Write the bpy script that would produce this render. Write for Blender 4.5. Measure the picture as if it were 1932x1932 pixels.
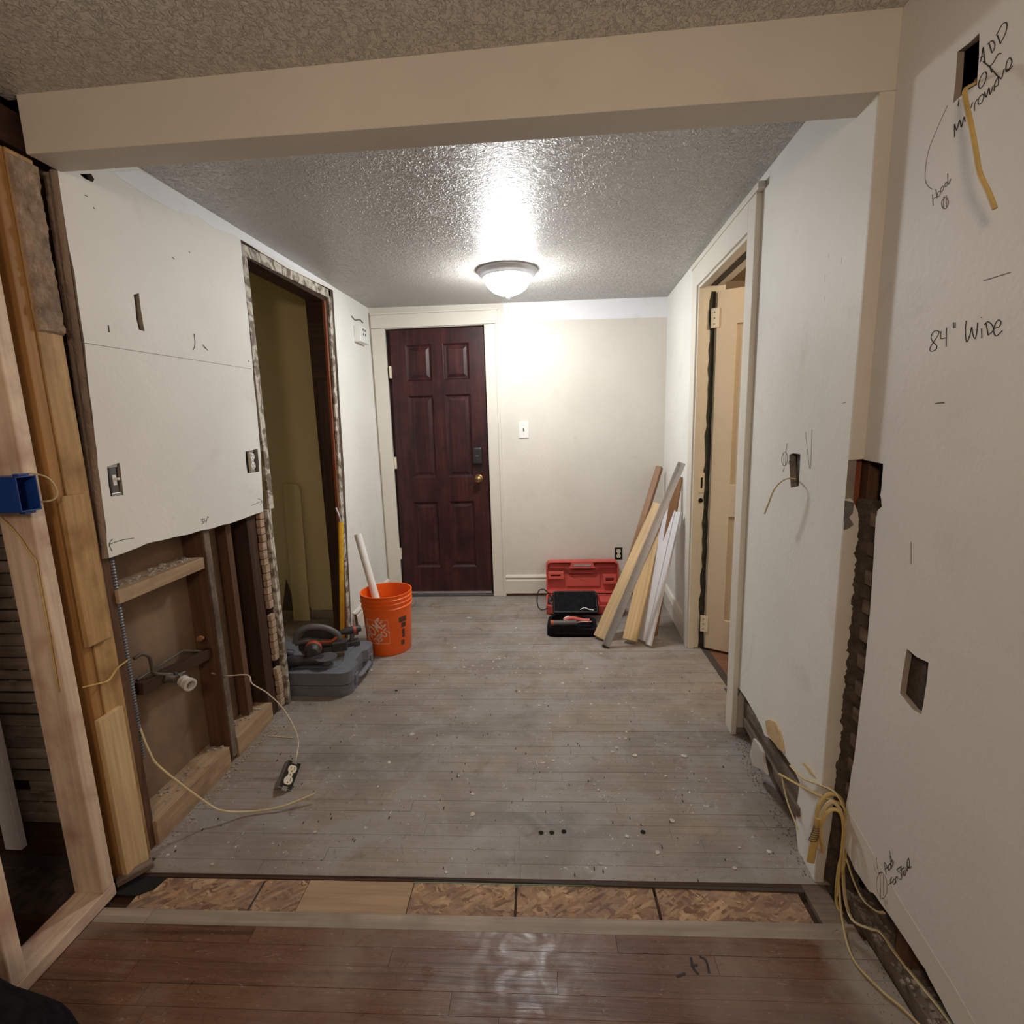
import bpy, bmesh, math, random
from mathutils import Vector as V, Matrix
from mathutils.geometry import tessellate_polygon
from mathutils import noise as mnoise
random.seed(7)
S = bpy.context.scene
C = S.collection
for o in list(bpy.data.objects): bpy.data.objects.remove(o)

# ---------------------------------------------------------------- camera
YAW, PITCH, ROLL, FPX, CH = 0.07438, 0.17068, 0.02993, 966.04, 1.34269
_fx = V((-math.sin(YAW), math.cos(YAW), 0)); _rt = V((math.cos(YAW), math.sin(YAW), 0)); _up = V((0, 0, 1))
FW = _fx*math.cos(PITCH) - _up*math.sin(PITCH); _u = _fx*math.sin(PITCH) + _up*math.cos(PITCH)
RT = _rt*math.cos(ROLL) - _u*math.sin(ROLL); UP = _rt*math.sin(ROLL) + _u*math.cos(ROLL)
CAM = V((0, 0, CH))
cd = bpy.data.cameras.new('camera'); cam = bpy.data.objects.new('camera', cd); C.objects.link(cam)
cd.sensor_width = 36; cd.lens = FPX/1932*36; cd.clip_start = 0.02
m = Matrix((RT, UP, -FW)).transposed().to_4x4(); m.translation = CAM; cam.matrix_world = m
S.camera = cam
# ---------------------------------------------------------------- world, lights, exposure
S.view_settings.view_transform = 'Standard'; S.view_settings.look = 'None'
S.view_settings.gamma = 1; S.view_settings.use_curve_mapping = False
S.view_settings.exposure = 1.2
w = bpy.data.worlds.new('world'); S.world = w; w.use_nodes = True
w.node_tree.nodes['Background'].inputs[0].default_value = (1, .85, .7, 1)
w.node_tree.nodes['Background'].inputs[1].default_value = 0.02
LAMP_STRENGTH = 54.0
def light(name, kind, loc, power, color, size=.1, rot=(0, 0, 0)):
    l = bpy.data.lights.new(name, kind); l.energy = power; l.color = color
    if kind == 'AREA': l.shape = 'DISK'; l.size = size
    else: l.shadow_soft_size = size
    o = bpy.data.objects.new(name, l); C.objects.link(o); o.location = loc; o.rotation_euler = rot
    return o
light('room_light', 'POINT', (-.15, -.5, 1.80), 16, (1, .79, .60), .12)
light('side_room_light', 'POINT', (1.5, 1.95, 2.0), 10, (1, .80, .55), .12)

# ---------------------------------------------------------------- pixel -> plane helpers (measuring the photograph)
def ray(px, py): return FW + RT*((px-966)/FPX) - UP*((py-966)/FPX)
def atZ(px, py, z=0.): d = ray(px, py); return CAM + d*((z-CH)/d.z)
def atY(px, py, y): d = ray(px, py); return CAM + d*(y/d.y)
def atX(px, py, x): d = ray(px, py); return CAM + d*(x/d.x)
RS = .0402; RX0, RY0 = .753, 1.344
def XR(y): return RX0 + (y-RY0)*RS
def atR(px, py, off=0.):                      # plane of the right hall wall
    d = ray(px, py); t = (RX0+off - RS*RY0)/(d.x - RS*d.y); return CAM + d*t
XL, XN, YB, YN, YF = -1.305, .787, 3.884, 1.344, 1.439
ZC = 2.192
def zc(x): return 2.2005 + .0129*(x+.06)

# ---------------------------------------------------------------- materials
MATS = {}
def lin(c):
    return tuple(((v/255)/12.92 if v <= 10 else (((v/255)+.055)/1.055)**2.4) for v in c)
class N:
    def __init__(s, name):
        s.m = bpy.data.materials.new(name); s.m.use_nodes = True; s.t = s.m.node_tree; s.n = s.t.nodes
        s.b = s.n['Principled BSDF']; MATS[name] = s.m
    def add(s, ty, **k):
        x = s.n.new(ty)
        for a, v in k.items():
            if a.startswith('i_'): x.inputs[a[2:].replace('_', ' ')].default_value = v
            else: setattr(x, a, v)
        return x
    def link(s, a, b): s.t.links.new(a, b)
    def coord(s, kind='Object', scale=(1, 1, 1), rnd=False):
        if kind == 'World': g = s.add('ShaderNodeNewGeometry').outputs['Position']
        else: g = s.add('ShaderNodeTexCoord').outputs['Object']
        mp = s.add('ShaderNodeMapping'); mp.inputs['Scale'].default_value = scale; s.link(g, mp.inputs[0])
        if rnd:
            oi = s.add('ShaderNodeObjectInfo'); ml = s.add('ShaderNodeMath', operation='MULTIPLY'); ml.inputs[1].default_value = 37
            s.link(oi.outputs['Random'], ml.inputs[0]); s.link(ml.outputs[0], mp.inputs['Location'])
        return mp.outputs[0]
    def noise(s, co, scale, detail=4, dist=0., rough=.55):
        x = s.add('ShaderNodeTexNoise'); x.inputs['Scale'].default_value = scale; x.inputs['Detail'].default_value = detail
        x.inputs['Distortion'].default_value = dist; x.inputs['Roughness'].default_value = rough
        s.link(co, x.inputs['Vector']); return x.outputs['Fac']
    def ramp(s, f, stops):
        r = s.add('ShaderNodeValToRGB'); e = r.color_ramp.elements
        while len(e) < len(stops): e.new(.5)
        for a, (p, c) in zip(e, stops):
            a.position = p; a.color = (*c, 1) if len(c) == 3 else c
        s.link(f, r.inputs[0]); return r.outputs[0]
    def mix(s, f, a, b, mode='MIX'):
        x = s.add('ShaderNodeMix', data_type='RGBA', blend_type=mode)
        for i, v in ((0, f), (6, a), (7, b)):
            if isinstance(v, (float, int)): x.inputs[i].default_value = v
            elif isinstance(v, tuple): x.inputs[i].default_value = (*v, 1)
            else: s.link(v, x.inputs[i])
        return x.outputs[2]
    def bump(s, f, dist, strength=1.):
        b = s.add('ShaderNodeBump'); b.inputs['Distance'].default_value = dist; b.inputs['Strength'].default_value = strength
        s.link(f, b.inputs['Height']); s.link(b.outputs[0], s.b.inputs['Normal'])
    def set(s, col=None, rough=None, metal=None, spec=None):
        if col is not None:
            if isinstance(col, tuple): s.b.inputs['Base Color'].default_value = (*col, 1)
            else: s.link(col, s.b.inputs['Base Color'])
        if rough is not None:
            if isinstance(rough, float): s.b.inputs['Roughness'].default_value = rough
            else: s.link(rough, s.b.inputs['Roughness'])
        if metal is not None: s.b.inputs['Metallic'].default_value = metal
        if spec is not None: s.b.inputs['Specular IOR Level'].default_value = spec
        return s.m
G = lambda v: (v, v, v)
def plain(name, col, rough=.5, metal=0., var=.12, scale=9., bump=0., coord='Object'):
    n = N(name); f = n.noise(n.coord(coord), scale)
    n.set(n.ramp(f, [(.3, tuple(c*(1-var) for c in col)), (.7, tuple(min(1, c*(1+var)) for c in col))]), rough, metal)
    if bump: n.bump(n.noise(n.coord(coord), scale*6), bump)
    return n.m
def wood(name, c1, c2, rough=.6, scale=1., dark=None, coord='Object', bump=.0006, axis=0, spec=.3):
    n = N(name); sc = [22., 22., 22.]; sc[axis] = 1.4
    co = n.coord(coord, tuple(sc), rnd=True)
    f = n.noise(co, scale, 5, .6)
    col = n.ramp(f, [(.3, c1), (.7, c2)])
    sc2 = [70., 70., 70.]; sc2[axis] = 3.
    f2 = n.noise(n.coord(coord, tuple(sc2), rnd=True), scale, 2)
    col = n.mix(n.ramp(f2, [(.35, G(.35)), (.6, G(0.))]), col, tuple(c*.55 for c in c1))
    k = n.noise(n.coord(coord, (5., 5., 5.), rnd=True), 1.5, 3)
    if dark: col = n.mix(n.ramp(k, [(.48, G(0.)), (.7, G(.8))]), col, dark)
    n.set(col, rough, spec=spec); n.bump(f2, bump)
    return n.m
def wall(name, col, grime=.10, rough=.55, smudge=(.45, .40, .33)):
    n = N(name); co = n.coord('World')
    f = n.noise(co, 2.2, 5); g = n.noise(co, 7., 6, .5)
    c = n.ramp(f, [(.3, tuple(v*(1-grime) for v in col)), (.7, col)])
    c = n.mix(n.ramp(g, [(.60, G(0.)), (.80, G(.25))]), c, smudge)
    n.set(c, rough, spec=.35); n.bump(n.noise(co, 60., 4), .0008)
    return n.m
wall('paint_cream', (.73, .695, .63)); wall('paint_white', (.83, .825, .785)); wall('paint_near', (.74, .725, .70)); wall('paint_primer', (.84, .86, .90), .03)
wall('paint_beam', (.635, .595, .525)); wall('paint_closet', (.68, .58, .34)); wall('paint_trim', (.72, .685, .61), .06, .35); wall('paint_tan', (.66, .56, .43))
wall('board_core', (.36, .30, .25), .5, .9, (.12, .08, .06)); wall('plaster_edge', (.34, .25, .20), .5, .9, (.12, .08, .06)); jam = N('paint_jamb_old'); jco = jam.coord('World'); jam.set(jam.mix(jam.ramp(jam.noise(jco, 16., 6, 1.), [(.44, G(0.)), (.56, G(.9))]), (.58, .54, .46), (.13, .09, .06)), .7); jam.bump(jam.noise(jco, 50., 5), .003)
def ceilmat(name, col):
    n = N(name); co = n.coord('World')
    d = n.noise(co, 52., 3, 1.1, .5); blob = n.ramp(d, [(.50, G(0.)), (.60, G(1.))]); e_ = n.noise(n.coord('World', (1., .55, 1.)), 78., 4, 2.2, .6); blob = n.mix(.35, blob, n.ramp(e_, [(.53, G(0.)), (.60, G(1.))]))
    d2 = n.noise(co, 140., 2, .5); h = n.mix(.12, blob, d2)
    n.set(tuple(col), .33, spec=.6); n.bump(h, .015 if 'stipple' in name else .0055, 1.)
    return n.m
ceilmat('ceiling_stipple', (.63, .60, .56)); ceilmat('ceiling_near', (.66, .63, .58))
# grey, worn and paint-flecked hall boards
def hall_floor():
    n = N('floor_grey'); co = n.coord('World')
    oi = n.add('ShaderNodeObjectInfo').outputs['Random']
    big = n.noise(n.coord('World', (1., 2.2, 1.)), 1.7, 6, .7)
    base = n.ramp(big, [(.32, (.185, .162, .150)), (.5, (.265, .225, .193)), (.68, (.325, .26, .192))])
    grain = n.noise(n.coord('World', (3., 60., 20.)), 1., 4)
    base = n.mix(n.ramp(grain, [(.40, G(.35)), (.6, G(0.))]), base, (.14, .115, .095))
    base = n.mix(n.ramp(oi, [(0., G(0.)), (1., G(.28))]), base, (.36, .32, .28))
    scuff = n.noise(co, 9., 8, .8, .7)
    base = n.mix(n.ramp(scuff, [(.54, G(0.)), (.68, G(.55))]), base, (.37, .345, .33))
    bl = n.noise(co, 4.2, 4, .8); base = n.mix(n.ramp(bl, [(.49, G(0.)), (.62, G(.7))]), base, (.31, .285, .275)); base = n.mix(n.ramp(bl, [(.34, G(.5)), (.46, G(0.))]), base, (.20, .165, .135))
    st = n.noise(co, 13., 6, 1.)
    base = n.mix(n.ramp(st, [(.28, G(.6)), (.40, G(0.))]), base, (.13, .105, .09))
    fl = n.noise(co, 42., 2, 2.2)
    base = n.mix(n.ramp(fl, [(.705, G(0.)), (.73, G(.85))]), base, (.68, .66, .62))
    sp = n.noise(co, 95., 1); base = n.mix(n.ramp(sp, [(.25, G(.7)), (.29, G(0.))]), base, (.06, .045, .04))
    n.set(base, n.ramp(scuff, [(.3, G(.42)), (.7, G(.66))]), spec=.4); n.bump(grain, .0012)
hall_floor()
plain('floor_seam', (.055, .042, .036), .9)
def hardwood():
    n = N('floor_hardwood'); oi = n.add('ShaderNodeObjectInfo').outputs['Random']
    g = n.noise(n.coord('World', (2.2, 48., 10.), rnd=True), 1., 6, .8)
    a = n.ramp(g, [(.3, (.070, .032, .021)), (.7, (.165, .082, .050))])
    a = n.mix(n.ramp(oi, [(0., G(0.)), (1., G(.5))]), a, (.20, .105, .058))
    ring = n.noise(n.coord('World', (5., 26., 10.), rnd=True), 1.3, 2, 2.5)
    a = n.mix(n.ramp(ring, [(.45, G(0.)), (.5, G(.4)), (.55, G(0.))]), a, (.06, .03, .02))
    co = n.coord('World'); d = n.noise(co, 3.1, 6, .6)
    a = n.mix(n.ramp(d, [(.47, G(0.)), (.75, G(.55))]), a, (.27, .22, .18))
    s = n.noise(n.coord('World', (10., 30., 10.)), 3., 6, 2.)
    a = n.mix(n.ramp(s, [(.63, G(0.)), (.72, G(.4))]), a, (.42, .36, .31))
    gp = n.add('ShaderNodeNewGeometry').outputs['Position']; sp = n.add('ShaderNodeSeparateXYZ'); n.link(gp, sp.inputs[0])
    ad = n.add('ShaderNodeMath', operation='MULTIPLY_ADD'); n.link(n.noise(co, 9., 5), ad.inputs[0]); ad.inputs[1].default_value = .22; n.link(sp.outputs[0], ad.inputs[2])
    mr = n.add('ShaderNodeMapRange'); n.link(ad.outputs[0], mr.inputs[0]); mr.inputs[1].default_value = .755; mr.inputs[2].default_value = .86
    a = n.mix(mr.outputs[0], a, (.27, .235, .195))
    rg = n.mix(mr.outputs[0], n.ramp(n.noise(co, 16., 6, 1.), [(.35, G(.27)), (.65, G(.50))]), G(.8))
    n.set(a, rg, spec=.4); n.bump(g, .0013)
hardwood()
def osb():
    n = N('osb'); cols = []
    for k, (ang, sc) in enumerate(((.1, (22., 85.)), (.8, (26., 100.)), (-.6, (24., 110.)))):
        g = n.add('ShaderNodeNewGeometry').outputs['Position']; mp = n.add('ShaderNodeMapping'); dn = n.noise(n.coord('World'), 26. + 7*k, 3); va = n.add('ShaderNodeVectorMath', operation='SCALE'); va.inputs['Scale'].default_value = .03; cb = n.add('ShaderNodeCombineXYZ'); n.link(dn, cb.inputs[0]); n.link(dn, cb.inputs[1]); n.link(cb.outputs[0], va.inputs[0]); vb = n.add('ShaderNodeVectorMath', operation='ADD'); n.link(g, vb.inputs[0]); n.link(va.outputs[0], vb.inputs[1]); n.link(vb.outputs[0], mp.inputs[0])
        mp.inputs['Rotation'].default_value = (0, 0, ang); m2 = n.add('ShaderNodeMapping'); n.link(mp.outputs[0], m2.inputs[0]); m2.inputs['Scale'].default_value = (sc[0], sc[1], 30.)
        v = n.add('ShaderNodeTexVoronoi'); v.inputs['Scale'].default_value = 1.; n.link(m2.outputs[0], v.inputs['Vector'])
        sx = n.add('ShaderNodeSeparateColor'); n.link(v.outputs['Color'], sx.inputs[0]); cols.append((sx.outputs[0], sx.outputs[1], v.outputs['Distance']))
    st = [(0., (.13, .06, .032)), (.3, (.27, .15, .08)), (.7, (.40, .25, .135)), (1., (.50, .34, .20))]
    c = n.ramp(cols[0][0], st)
    c = n.mix(n.ramp(cols[1][1], [(.5, G(0.)), (.55, G(1.))]), c, n.ramp(cols[1][0], st)); c = n.mix(n.ramp(cols[2][1], [(.6, G(0.)), (.65, G(1.))]), c, n.ramp(cols[2][0], st))
    w_ = n.noise(n.coord('World'), 12., 5, 1.); c = n.mix(n.ramp(w_, [(.4, G(.6)), (.6, G(0.))]), c, (.20, .13, .10))
    n.set(c, .75); n.bump(cols[0][2], .0015)
osb()
wood('lumber_pink', (.62, .46, .34), (.80, .65, .50), .62, 1., (.42, .24, .18)); wood('lumber_pale', (.58, .40, .21), (.72, .53, .30), .6)
wood('lumber_yellow', (.40, .235, .095), (.55, .355, .16), .6, 1., (.22, .10, .035)); wood('lumber_orange', (.30, .145, .045), (.42, .22, .075), .6)
wood('lumber_old', (.085, .042, .024), (.155, .078, .042), .7); wood('lumber_dark', (.035, .018, .012), (.075, .038, .022), .75)
wood('lumber_grey', (.14, .105, .08), (.26, .20, .155), .85, 1., (.06, .04, .03)); wood('lath_old', (.20, .165, .14), (.38, .32, .27), .85, 1., (.055, .04, .03))
wood('lath_pale', (.36, .25, .17), (.52, .38, .27), .8); wood('stick_brown', (.22, .105, .045), (.36, .19, .09), .5)
wood('ply_tan', (.32, .215, .13), (.43, .30, .19), .8); wood('brown_floor', (.13, .06, .035), (.23, .115, .065), .5); wood('lumber_tan', (.33, .22, .13), (.48, .34, .215), .7, 1., (.20, .12, .07)); wood('dusty_board', (.20, .165, .135), (.33, .28, .235), .8, 1., (.16, .12, .10)); wood('redbrown', (.20, .055, .025), (.27, .085, .04), .6); wood('mahogany', (.022, .0065, .0085), (.075, .019, .018), .42, 1., (.014, .005, .008), axis=2, bump=.0003, spec=.4)
wood('hard_strip', (.26, .21, .165), (.40, .33, .26), .55, 1., (.20, .165, .14))
plain('backing', (.21, .135, .082), .85, var=.25, scale=5.); plain('void_black', (.006, .005, .004), .95)
plain('rough_dark', (.075, .055, .042), .95, var=.5, scale=30., bump=.006, coord='World'); plain('dirt', (.24, .20, .165), .95, var=.5, scale=25., bump=.004, coord='World')
plain('dust', (.34, .30, .255), .95, var=.35, scale=60., coord='World'); plain('plaster_chip', (.52, .48, .43), .9, var=.2); plain('plaster_rough', (.34, .25, .18), .95, var=.4, scale=22., bump=.008)
plain('chip_grey', (.13, .125, .125), .8, var=.35, scale=40.); plain('nickel', (.72, .74, .78), .38, .35, var=.04); plain('steel', (.35, .34, .33), .38, .9)
plain('aluminium', (.50, .50, .51), .38, .75, var=.08); plain('brass', (.62, .46, .24), .22, 1., var=.05); plain('white_plastic', (.80, .80, .78), .35, var=.04)
plain('ivory', (.76, .70, .56), .35, var=.04); plain('black_plastic', (.018, .018, .02), .42); plain('black_cloth', (.010, .010, .012), .95, var=.4, scale=40., bump=.002)
MATS['black_cloth'].node_tree.nodes['Principled BSDF'].inputs['Specular IOR Level'].default_value = .08
plain('blue_plastic', (.010, .045, .22), .35, var=.15); plain('cable_yellow', (.50, .35, .115), .55, var=.2, scale=14.); plain('cable_white', (.60, .50, .36), .5, var=.1)
plain('cable_pale', (.55, .44, .24), .5, var=.1); plain('pipe_dark', (.10, .078, .06), .6, .2, var=.5, scale=28., bump=.002); plain('flex_steel', (.15, .145, .15), .45, .6, var=.3)
plain('pvc_dirty', (.60, .58, .53), .45, var=.2, scale=40.); plain('orange_plastic', (.90, .135, .008), .38, var=.06); plain('red_plastic', (.56, .085, .07), .45, var=.08)
plain('red_plastic_dark', (.35, .03, .022), .5); plain('grey_case', (.145, .155, .178), .52, var=.12, scale=30., bump=.0015); plain('tool_dark', (.03, .028, .03), .5, var=.4, scale=20.)
plain('tool_orange', (.42, .07, .02), .5, var=.3, scale=20.); plain('tool_grey', (.10, .095, .10), .45); plain('ink', (.03, .028, .035), .8); plain('ink_faint', (.20, .185, .175), .8)
plain('print_white', (.80, .60, .52), .5); plain('print_dark', (.09, .03, .03), .5); plain('yellow_tool', (.74, .40, .02), .45, var=.2, scale=20.); plain('panel_white', (.70, .69, .73), .45, var=.06)
plain('green_edge', (.22, .40, .32), .6); plain('black_strip', (.03, .033, .024), .7, var=.8, scale=14., bump=.003); plain('paint_stain', (.10, .09, .06), .9)
n = N('lamp_glass'); n.set((.9, .9, .9), .3); n.b.inputs['Emission Color'].default_value = (.955, .965, .955, 1); n.b.inputs['Emission Strength'].default_value = LAMP_STRENGTH

# ---------------------------------------------------------------- builders
def tag(o, label=None, cat=None, group=None, kind=None):
    if label: o['label'] = label
    if cat: o['category'] = cat
    if group: o['group'] = group
    if kind: o['kind'] = kind
    return o
def thing(name, label, cat, loc=(0, 0, 0), rz=0., group=None, kind=None):
    o = bpy.data.objects.new(name, None); C.objects.link(o); o.empty_display_size = .05
    o.matrix_basis = Matrix.Translation(V(loc)) @ Matrix.Rotation(rz, 4, 'Z')
    return tag(o, label, cat, group, kind)
def wmat(o):
    return (wmat(o.parent) @ o.matrix_parent_inverse @ o.matrix_basis) if o.parent else o.matrix_basis.copy()
def attach(o, parent):
    if parent is not None: o.parent = parent; o.matrix_parent_inverse = wmat(parent).inverted()
class MB:
    def __init__(s): s.v = []; s.f = []
    def add(s, vs, fs, M=None):
        k = len(s.v); s.v += [(M @ V(p)) if M else V(p) for p in vs]; s.f += [tuple(i+k for i in f) for f in fs]; return s
    def box(s, c, d, M=None):
        x, y, z = (q/2 for q in d); c = V(c)
        vs = [c+V((a*x, b*y, e*z)) for a in (-1, 1) for b in (-1, 1) for e in (-1, 1)]
        return s.add(vs, [(0, 1, 3, 2), (4, 6, 7, 5), (0, 4, 5, 1), (2, 3, 7, 6), (0, 2, 6, 4), (1, 5, 7, 3)], M)
    def lo(s, a, b, M=None):
        a, b = V(a), V(b); return s.box((a+b)/2, [abs(q) for q in (b-a)], M)
    def prism(s, poly, fn, t0, t1, holes=()):
        """poly and holes are 2-D; fn(u, v, t) -> 3-D point"""
        loops = [list(poly)]+[list(h) for h in holes]; pts = [p for l in loops for p in l]
        tri = tessellate_polygon([[V((p[0], p[1], 0)) for p in l] for l in loops]); n = len(pts)
        vs = [fn(p[0], p[1], t0) for p in pts]+[fn(p[0], p[1], t1) for p in pts]
        fs = [tuple(t) for t in tri]+[tuple(i+n for i in reversed(t)) for t in tri]
        k = 0
        for l in loops:
            for i in range(len(l)):
                a, b = k+i, k+(i+1) % len(l); fs.append((a, b, b+n, a+n))
            k += len(l)
        return s.add(vs, fs)
    def lathe(s, prof, n=24, c=(0, 0, 0), M=None):
        """prof: (radius, height) along local z"""
        vs = []; fs = []
        for r, h in prof:
            for i in range(n): a = 2*math.pi*i/n; vs.append(V(c)+V((r*math.cos(a), r*math.sin(a), h)))
        for j in range(len(prof)-1):
            for i in range(n): a, b = j*n+i, j*n+(i+1) % n; fs.append((a, b, b+n, a+n))
        if prof[0][0] > 1e-5: fs.append(tuple(reversed(range(n))))
        if prof[-1][0] > 1e-5: fs.append(tuple(range((len(prof)-1)*n, len(prof)*n)))
        return s.add(vs, fs, M)
    def cyl(s, p0, p1, r, n=16, r1=None):
        p0, p1 = V(p0), V(p1); d = p1-p0; M = Matrix.Translation(p0) @ d.to_track_quat('Z', 'Y').to_matrix().to_4x4()
        return s.lathe([(r, 0), (r if r1 is None else r1, d.length)], n, M=M)
    def tube(s, pts, r, n=8, sub=6, flat=1.):
        P = [V(p) for p in pts]; Q = []
        if len(P) > 2 and sub > 1:
            E = [P[0]*2-P[1]]+P+[P[-1]*2-P[-2]]
            for i in range(1, len(E)-2):
                a, b, c, d = E[i-1:i+3]
                for j in range(sub):
                    t = j/sub; Q.append(.5*((2*b)+(c-a)*t+(2*a-5*b+4*c-d)*t*t+(3*b-a-3*c+d)*t**3))
            Q.append(P[-1])
        else: Q = P
        vs = []; fs = []; up = V((.13, .21, .97)); m = len(Q)
        for i, q in enumerate(Q):
            t = (Q[min(i+1, m-1)]-Q[max(i-1, 0)]).normalized(); x = t.cross(up)
            x = x.normalized() if x.length > 1e-4 else V((1, 0, 0)); up = x.cross(t).normalized()
            for k in range(n): a = 2*math.pi*k/n; vs.append(q+x*r*math.cos(a)+up*r*flat*math.sin(a))
        for i in range(m-1):
            for k in range(n): a, b = i*n+k, i*n+(k+1) % n; fs.append((a, b, b+n, a+n))
        fs += [tuple(reversed(range(n))), tuple(range((m-1)*n, m*n))]
        return s.add(vs, fs)
    def build(s, name, mat, parent=None, bevel=0., smooth=False, local=False, side=None, **k):
        me = bpy.data.meshes.new(name)
        if local: vs = s.v; M = None
        else:
            lo_ = V([min(p[i] for p in s.v) for i in range(3)]); hi = V([max(p[i] for p in s.v) for i in range(3)])
            M = V(((lo_.x+hi.x)/2, (lo_.y+hi.y)/2, lo_.z)); vs = [p-M for p in s.v]
        me.from_pydata([tuple(p) for p in vs], [], s.f); me.update()
        bm = bmesh.new(); bm.from_mesh(me); bmesh.ops.recalc_face_normals(bm, faces=bm.faces); bm.to_mesh(me); bm.free()
        me.materials.append(MATS[mat] if isinstance(mat, str) else mat)
        if side:
            me.materials.append(MATS[side])
            for p in me.polygons:
                if len(p.vertices) == 4: p.material_index = 1
        o = bpy.data.objects.new(name, me); C.objects.link(o)
        if M is not None: o.location = M
        if local and parent is not None: o.parent = parent
        else: attach(o, parent)
        if smooth:
            for p in me.polygons: p.use_smooth = True
            try: me.set_sharp_from_angle(angle=math.radians(38))
            except Exception: pass
        if bevel:
            b = o.modifiers.new('edge', 'BEVEL'); b.width = bevel; b.segments = 2; b.limit_method = 'ANGLE'; b.angle_limit = math.radians(40)
        return tag(o, **k)
def mb(): return MB()
def bar(name, p0, p1, w, t, mat, parent=None, up=(0, 0, 1), bevel=.0015, **k):
    """a straight piece of timber from p0 to p1; w across, t along `up`; its own local x runs with the grain"""
    p0, p1 = V(p0), V(p1); x = (p1-p0).normalized(); u = V(up); y = u.cross(x)
    if y.length < 1e-3: y = V((0, 1, 0)).cross(x)
    y.normalize(); z = x.cross(y); L = (p1-p0).length
    M = Matrix((x, y, z)).transposed().to_4x4(); M.translation = (p0+p1)/2
    o = MB().box((0, 0, 0), (L, w, t)).build(name, mat, None, bevel, local=True)
    o.matrix_basis = M; attach(o, parent)
    return tag(o, **k)
def axbox(name, a, b, mat, parent=None, bevel=.0015, grain='z', **k):
    """axis-aligned timber between two corners, grain along the given axis"""
    a, b = V(a), V(b); i = 'xyz'.index(grain); c = (a+b)/2; d = [abs(q) for q in (b-a)]
    p0 = c.copy(); p1 = c.copy(); p0[i] = min(a[i], b[i]); p1[i] = max(a[i], b[i])
    up = V((0, 0, 0)); j = (i+1) % 3; up[j] = 1
    return bar(name, p0, p1, d[(i+2) % 3], d[j], mat, parent, up, bevel, **k)
def jag(pts, amp, n=3, seed=1):
    r = random.Random(seed); out = []
    for a, b in zip(pts, pts[1:]):
        for i in range(n):
            t = i/n; o = 0 if i == 0 else r.uniform(-amp, amp); o2 = 0 if i == 0 else r.uniform(-amp, amp)
            out.append((a[0]+(b[0]-a[0])*t+o, a[1]+(b[1]-a[1])*t+o2))
    return out+[pts[-1]]

# ================================================================ SETTING
# ---- hall floor
floor = thing('floor', 'grey worn strip floor of the hall, flecked with paint', None, (0, 1.32, 0), kind='structure')
ANG = .0195; EX = V((math.cos(ANG), math.sin(ANG), 0)); EYv = V((-math.sin(ANG), math.cos(ANG), 0))
mb().lo((-2.6, 1.31, -.05), (.92, 3.95, -.0018)).build('subfloor', 'floor_seam', floor)
unit = {}
def plank(x0, x1, y0, w, z, th, mat, parent, base=V((-.155, 0, 0))):
    th = min(th, .003+z+.0008) if mat == 'floor_grey' else th
    key = (round(w, 4), th)
    me = bpy.data.meshes.new('plank')
    L = x1-x0; bx = MB().box((0, 0, -th/2), (L-.0009, w-.0009, th)); me.from_pydata([tuple(p) for p in bx.v], [], bx.f); me.materials.append(MATS[mat])
    o = bpy.data.objects.new('plank', me); C.objects.link(o)
    c = V((-.155, y0, z))+EX*((x0+x1)/2+.155)+EYv*(w/2)
    o.matrix_basis = Matrix.Translation(c) @ Matrix.Rotation(ANG, 4, 'Z'); attach(o, parent); return o
y = 1.3185; k = 0; pitch = .0533
rows = [1.3185, 1.371]+[1.424+.0533*i for i in range(47)]
for i, y0 in enumerate(rows[:-1]):
    if y0 > 3.9: break
    r = random.Random(100+i); wv = rows[i+1]-y0
    left = -1.42 if i else -1.28; right = .86+.02*(i > 20)
    cuts = [left]; x = left+r.uniform(.25, 1.0)
    while x < right-.15: cuts.append(x); x += r.uniform(.45, 1.25)
    cuts.append(right)
    for a, b in zip(cuts, cuts[1:]): plank(a, b, y0, wv, r.uniform(-.0008, .0004), .012, 'floor_grey', floor)
# dark drilled holes
hb = mb()
for q in [(1021, 1571), (1041, 1571), (1064, 1569), (1213, 1570), (748, 1303)]:
    p = atZ(*q); hb.lathe([(.0085, 0.0006), (.0085, .0009)], 14, p)
hb.build('drilled_holes', 'void_black', floor)
# ---- patched strip between the two floors
patch = thing('floor_patch', 'strip of bare chipboard bridging the two floors', None, (0, 1.25, 0), kind='structure')
def strip(name, x0, x1, y0, y1, z0, z1, mat, **k):
    M = Matrix.Translation(V((-.155, 0, 0))) @ Matrix.Rotation(ANG, 4, 'Z')
    return mb().lo((x0+.155, y0, z0), (x1+.155, y1, z1), M).build(name, mat, patch, .0008, **k)
strip('subfloor', -1.5, .95, 1.17, 1.318, -.05, -.020, 'lumber_dark')
strip('plywood_piece', -1.22, -.72, 1.203, 1.306, -.018, -.006, 'osb')
strip('plywood_piece', -.718, -.40, 1.203, 1.306, -.018, -.005, 'ply_tan', label='smooth tan plywood piece')
strip('chipboard_piece', -.398, -.095, 1.203, 1.306, -.018, -.006, 'osb')
strip('chipboard_piece', -.088, .305, 1.203, 1.306, -.018, -.007, 'osb')
strip('chipboard_piece', .313, .715, 1.203, 1.304, -.018, -.006, 'osb')
strip('green_edge', -.40, .715, 1.3045, 1.3065, -.018, -.0045, 'green_edge')
strip('edge_board', .735, .80, 1.195, 1.318, -.018, -.001, 'lumber_grey')
for x in (-.86,):
    strip('ink_line', x, x+.006, 1.205, 1.30, -.0062, -.0052, 'ink')
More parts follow.
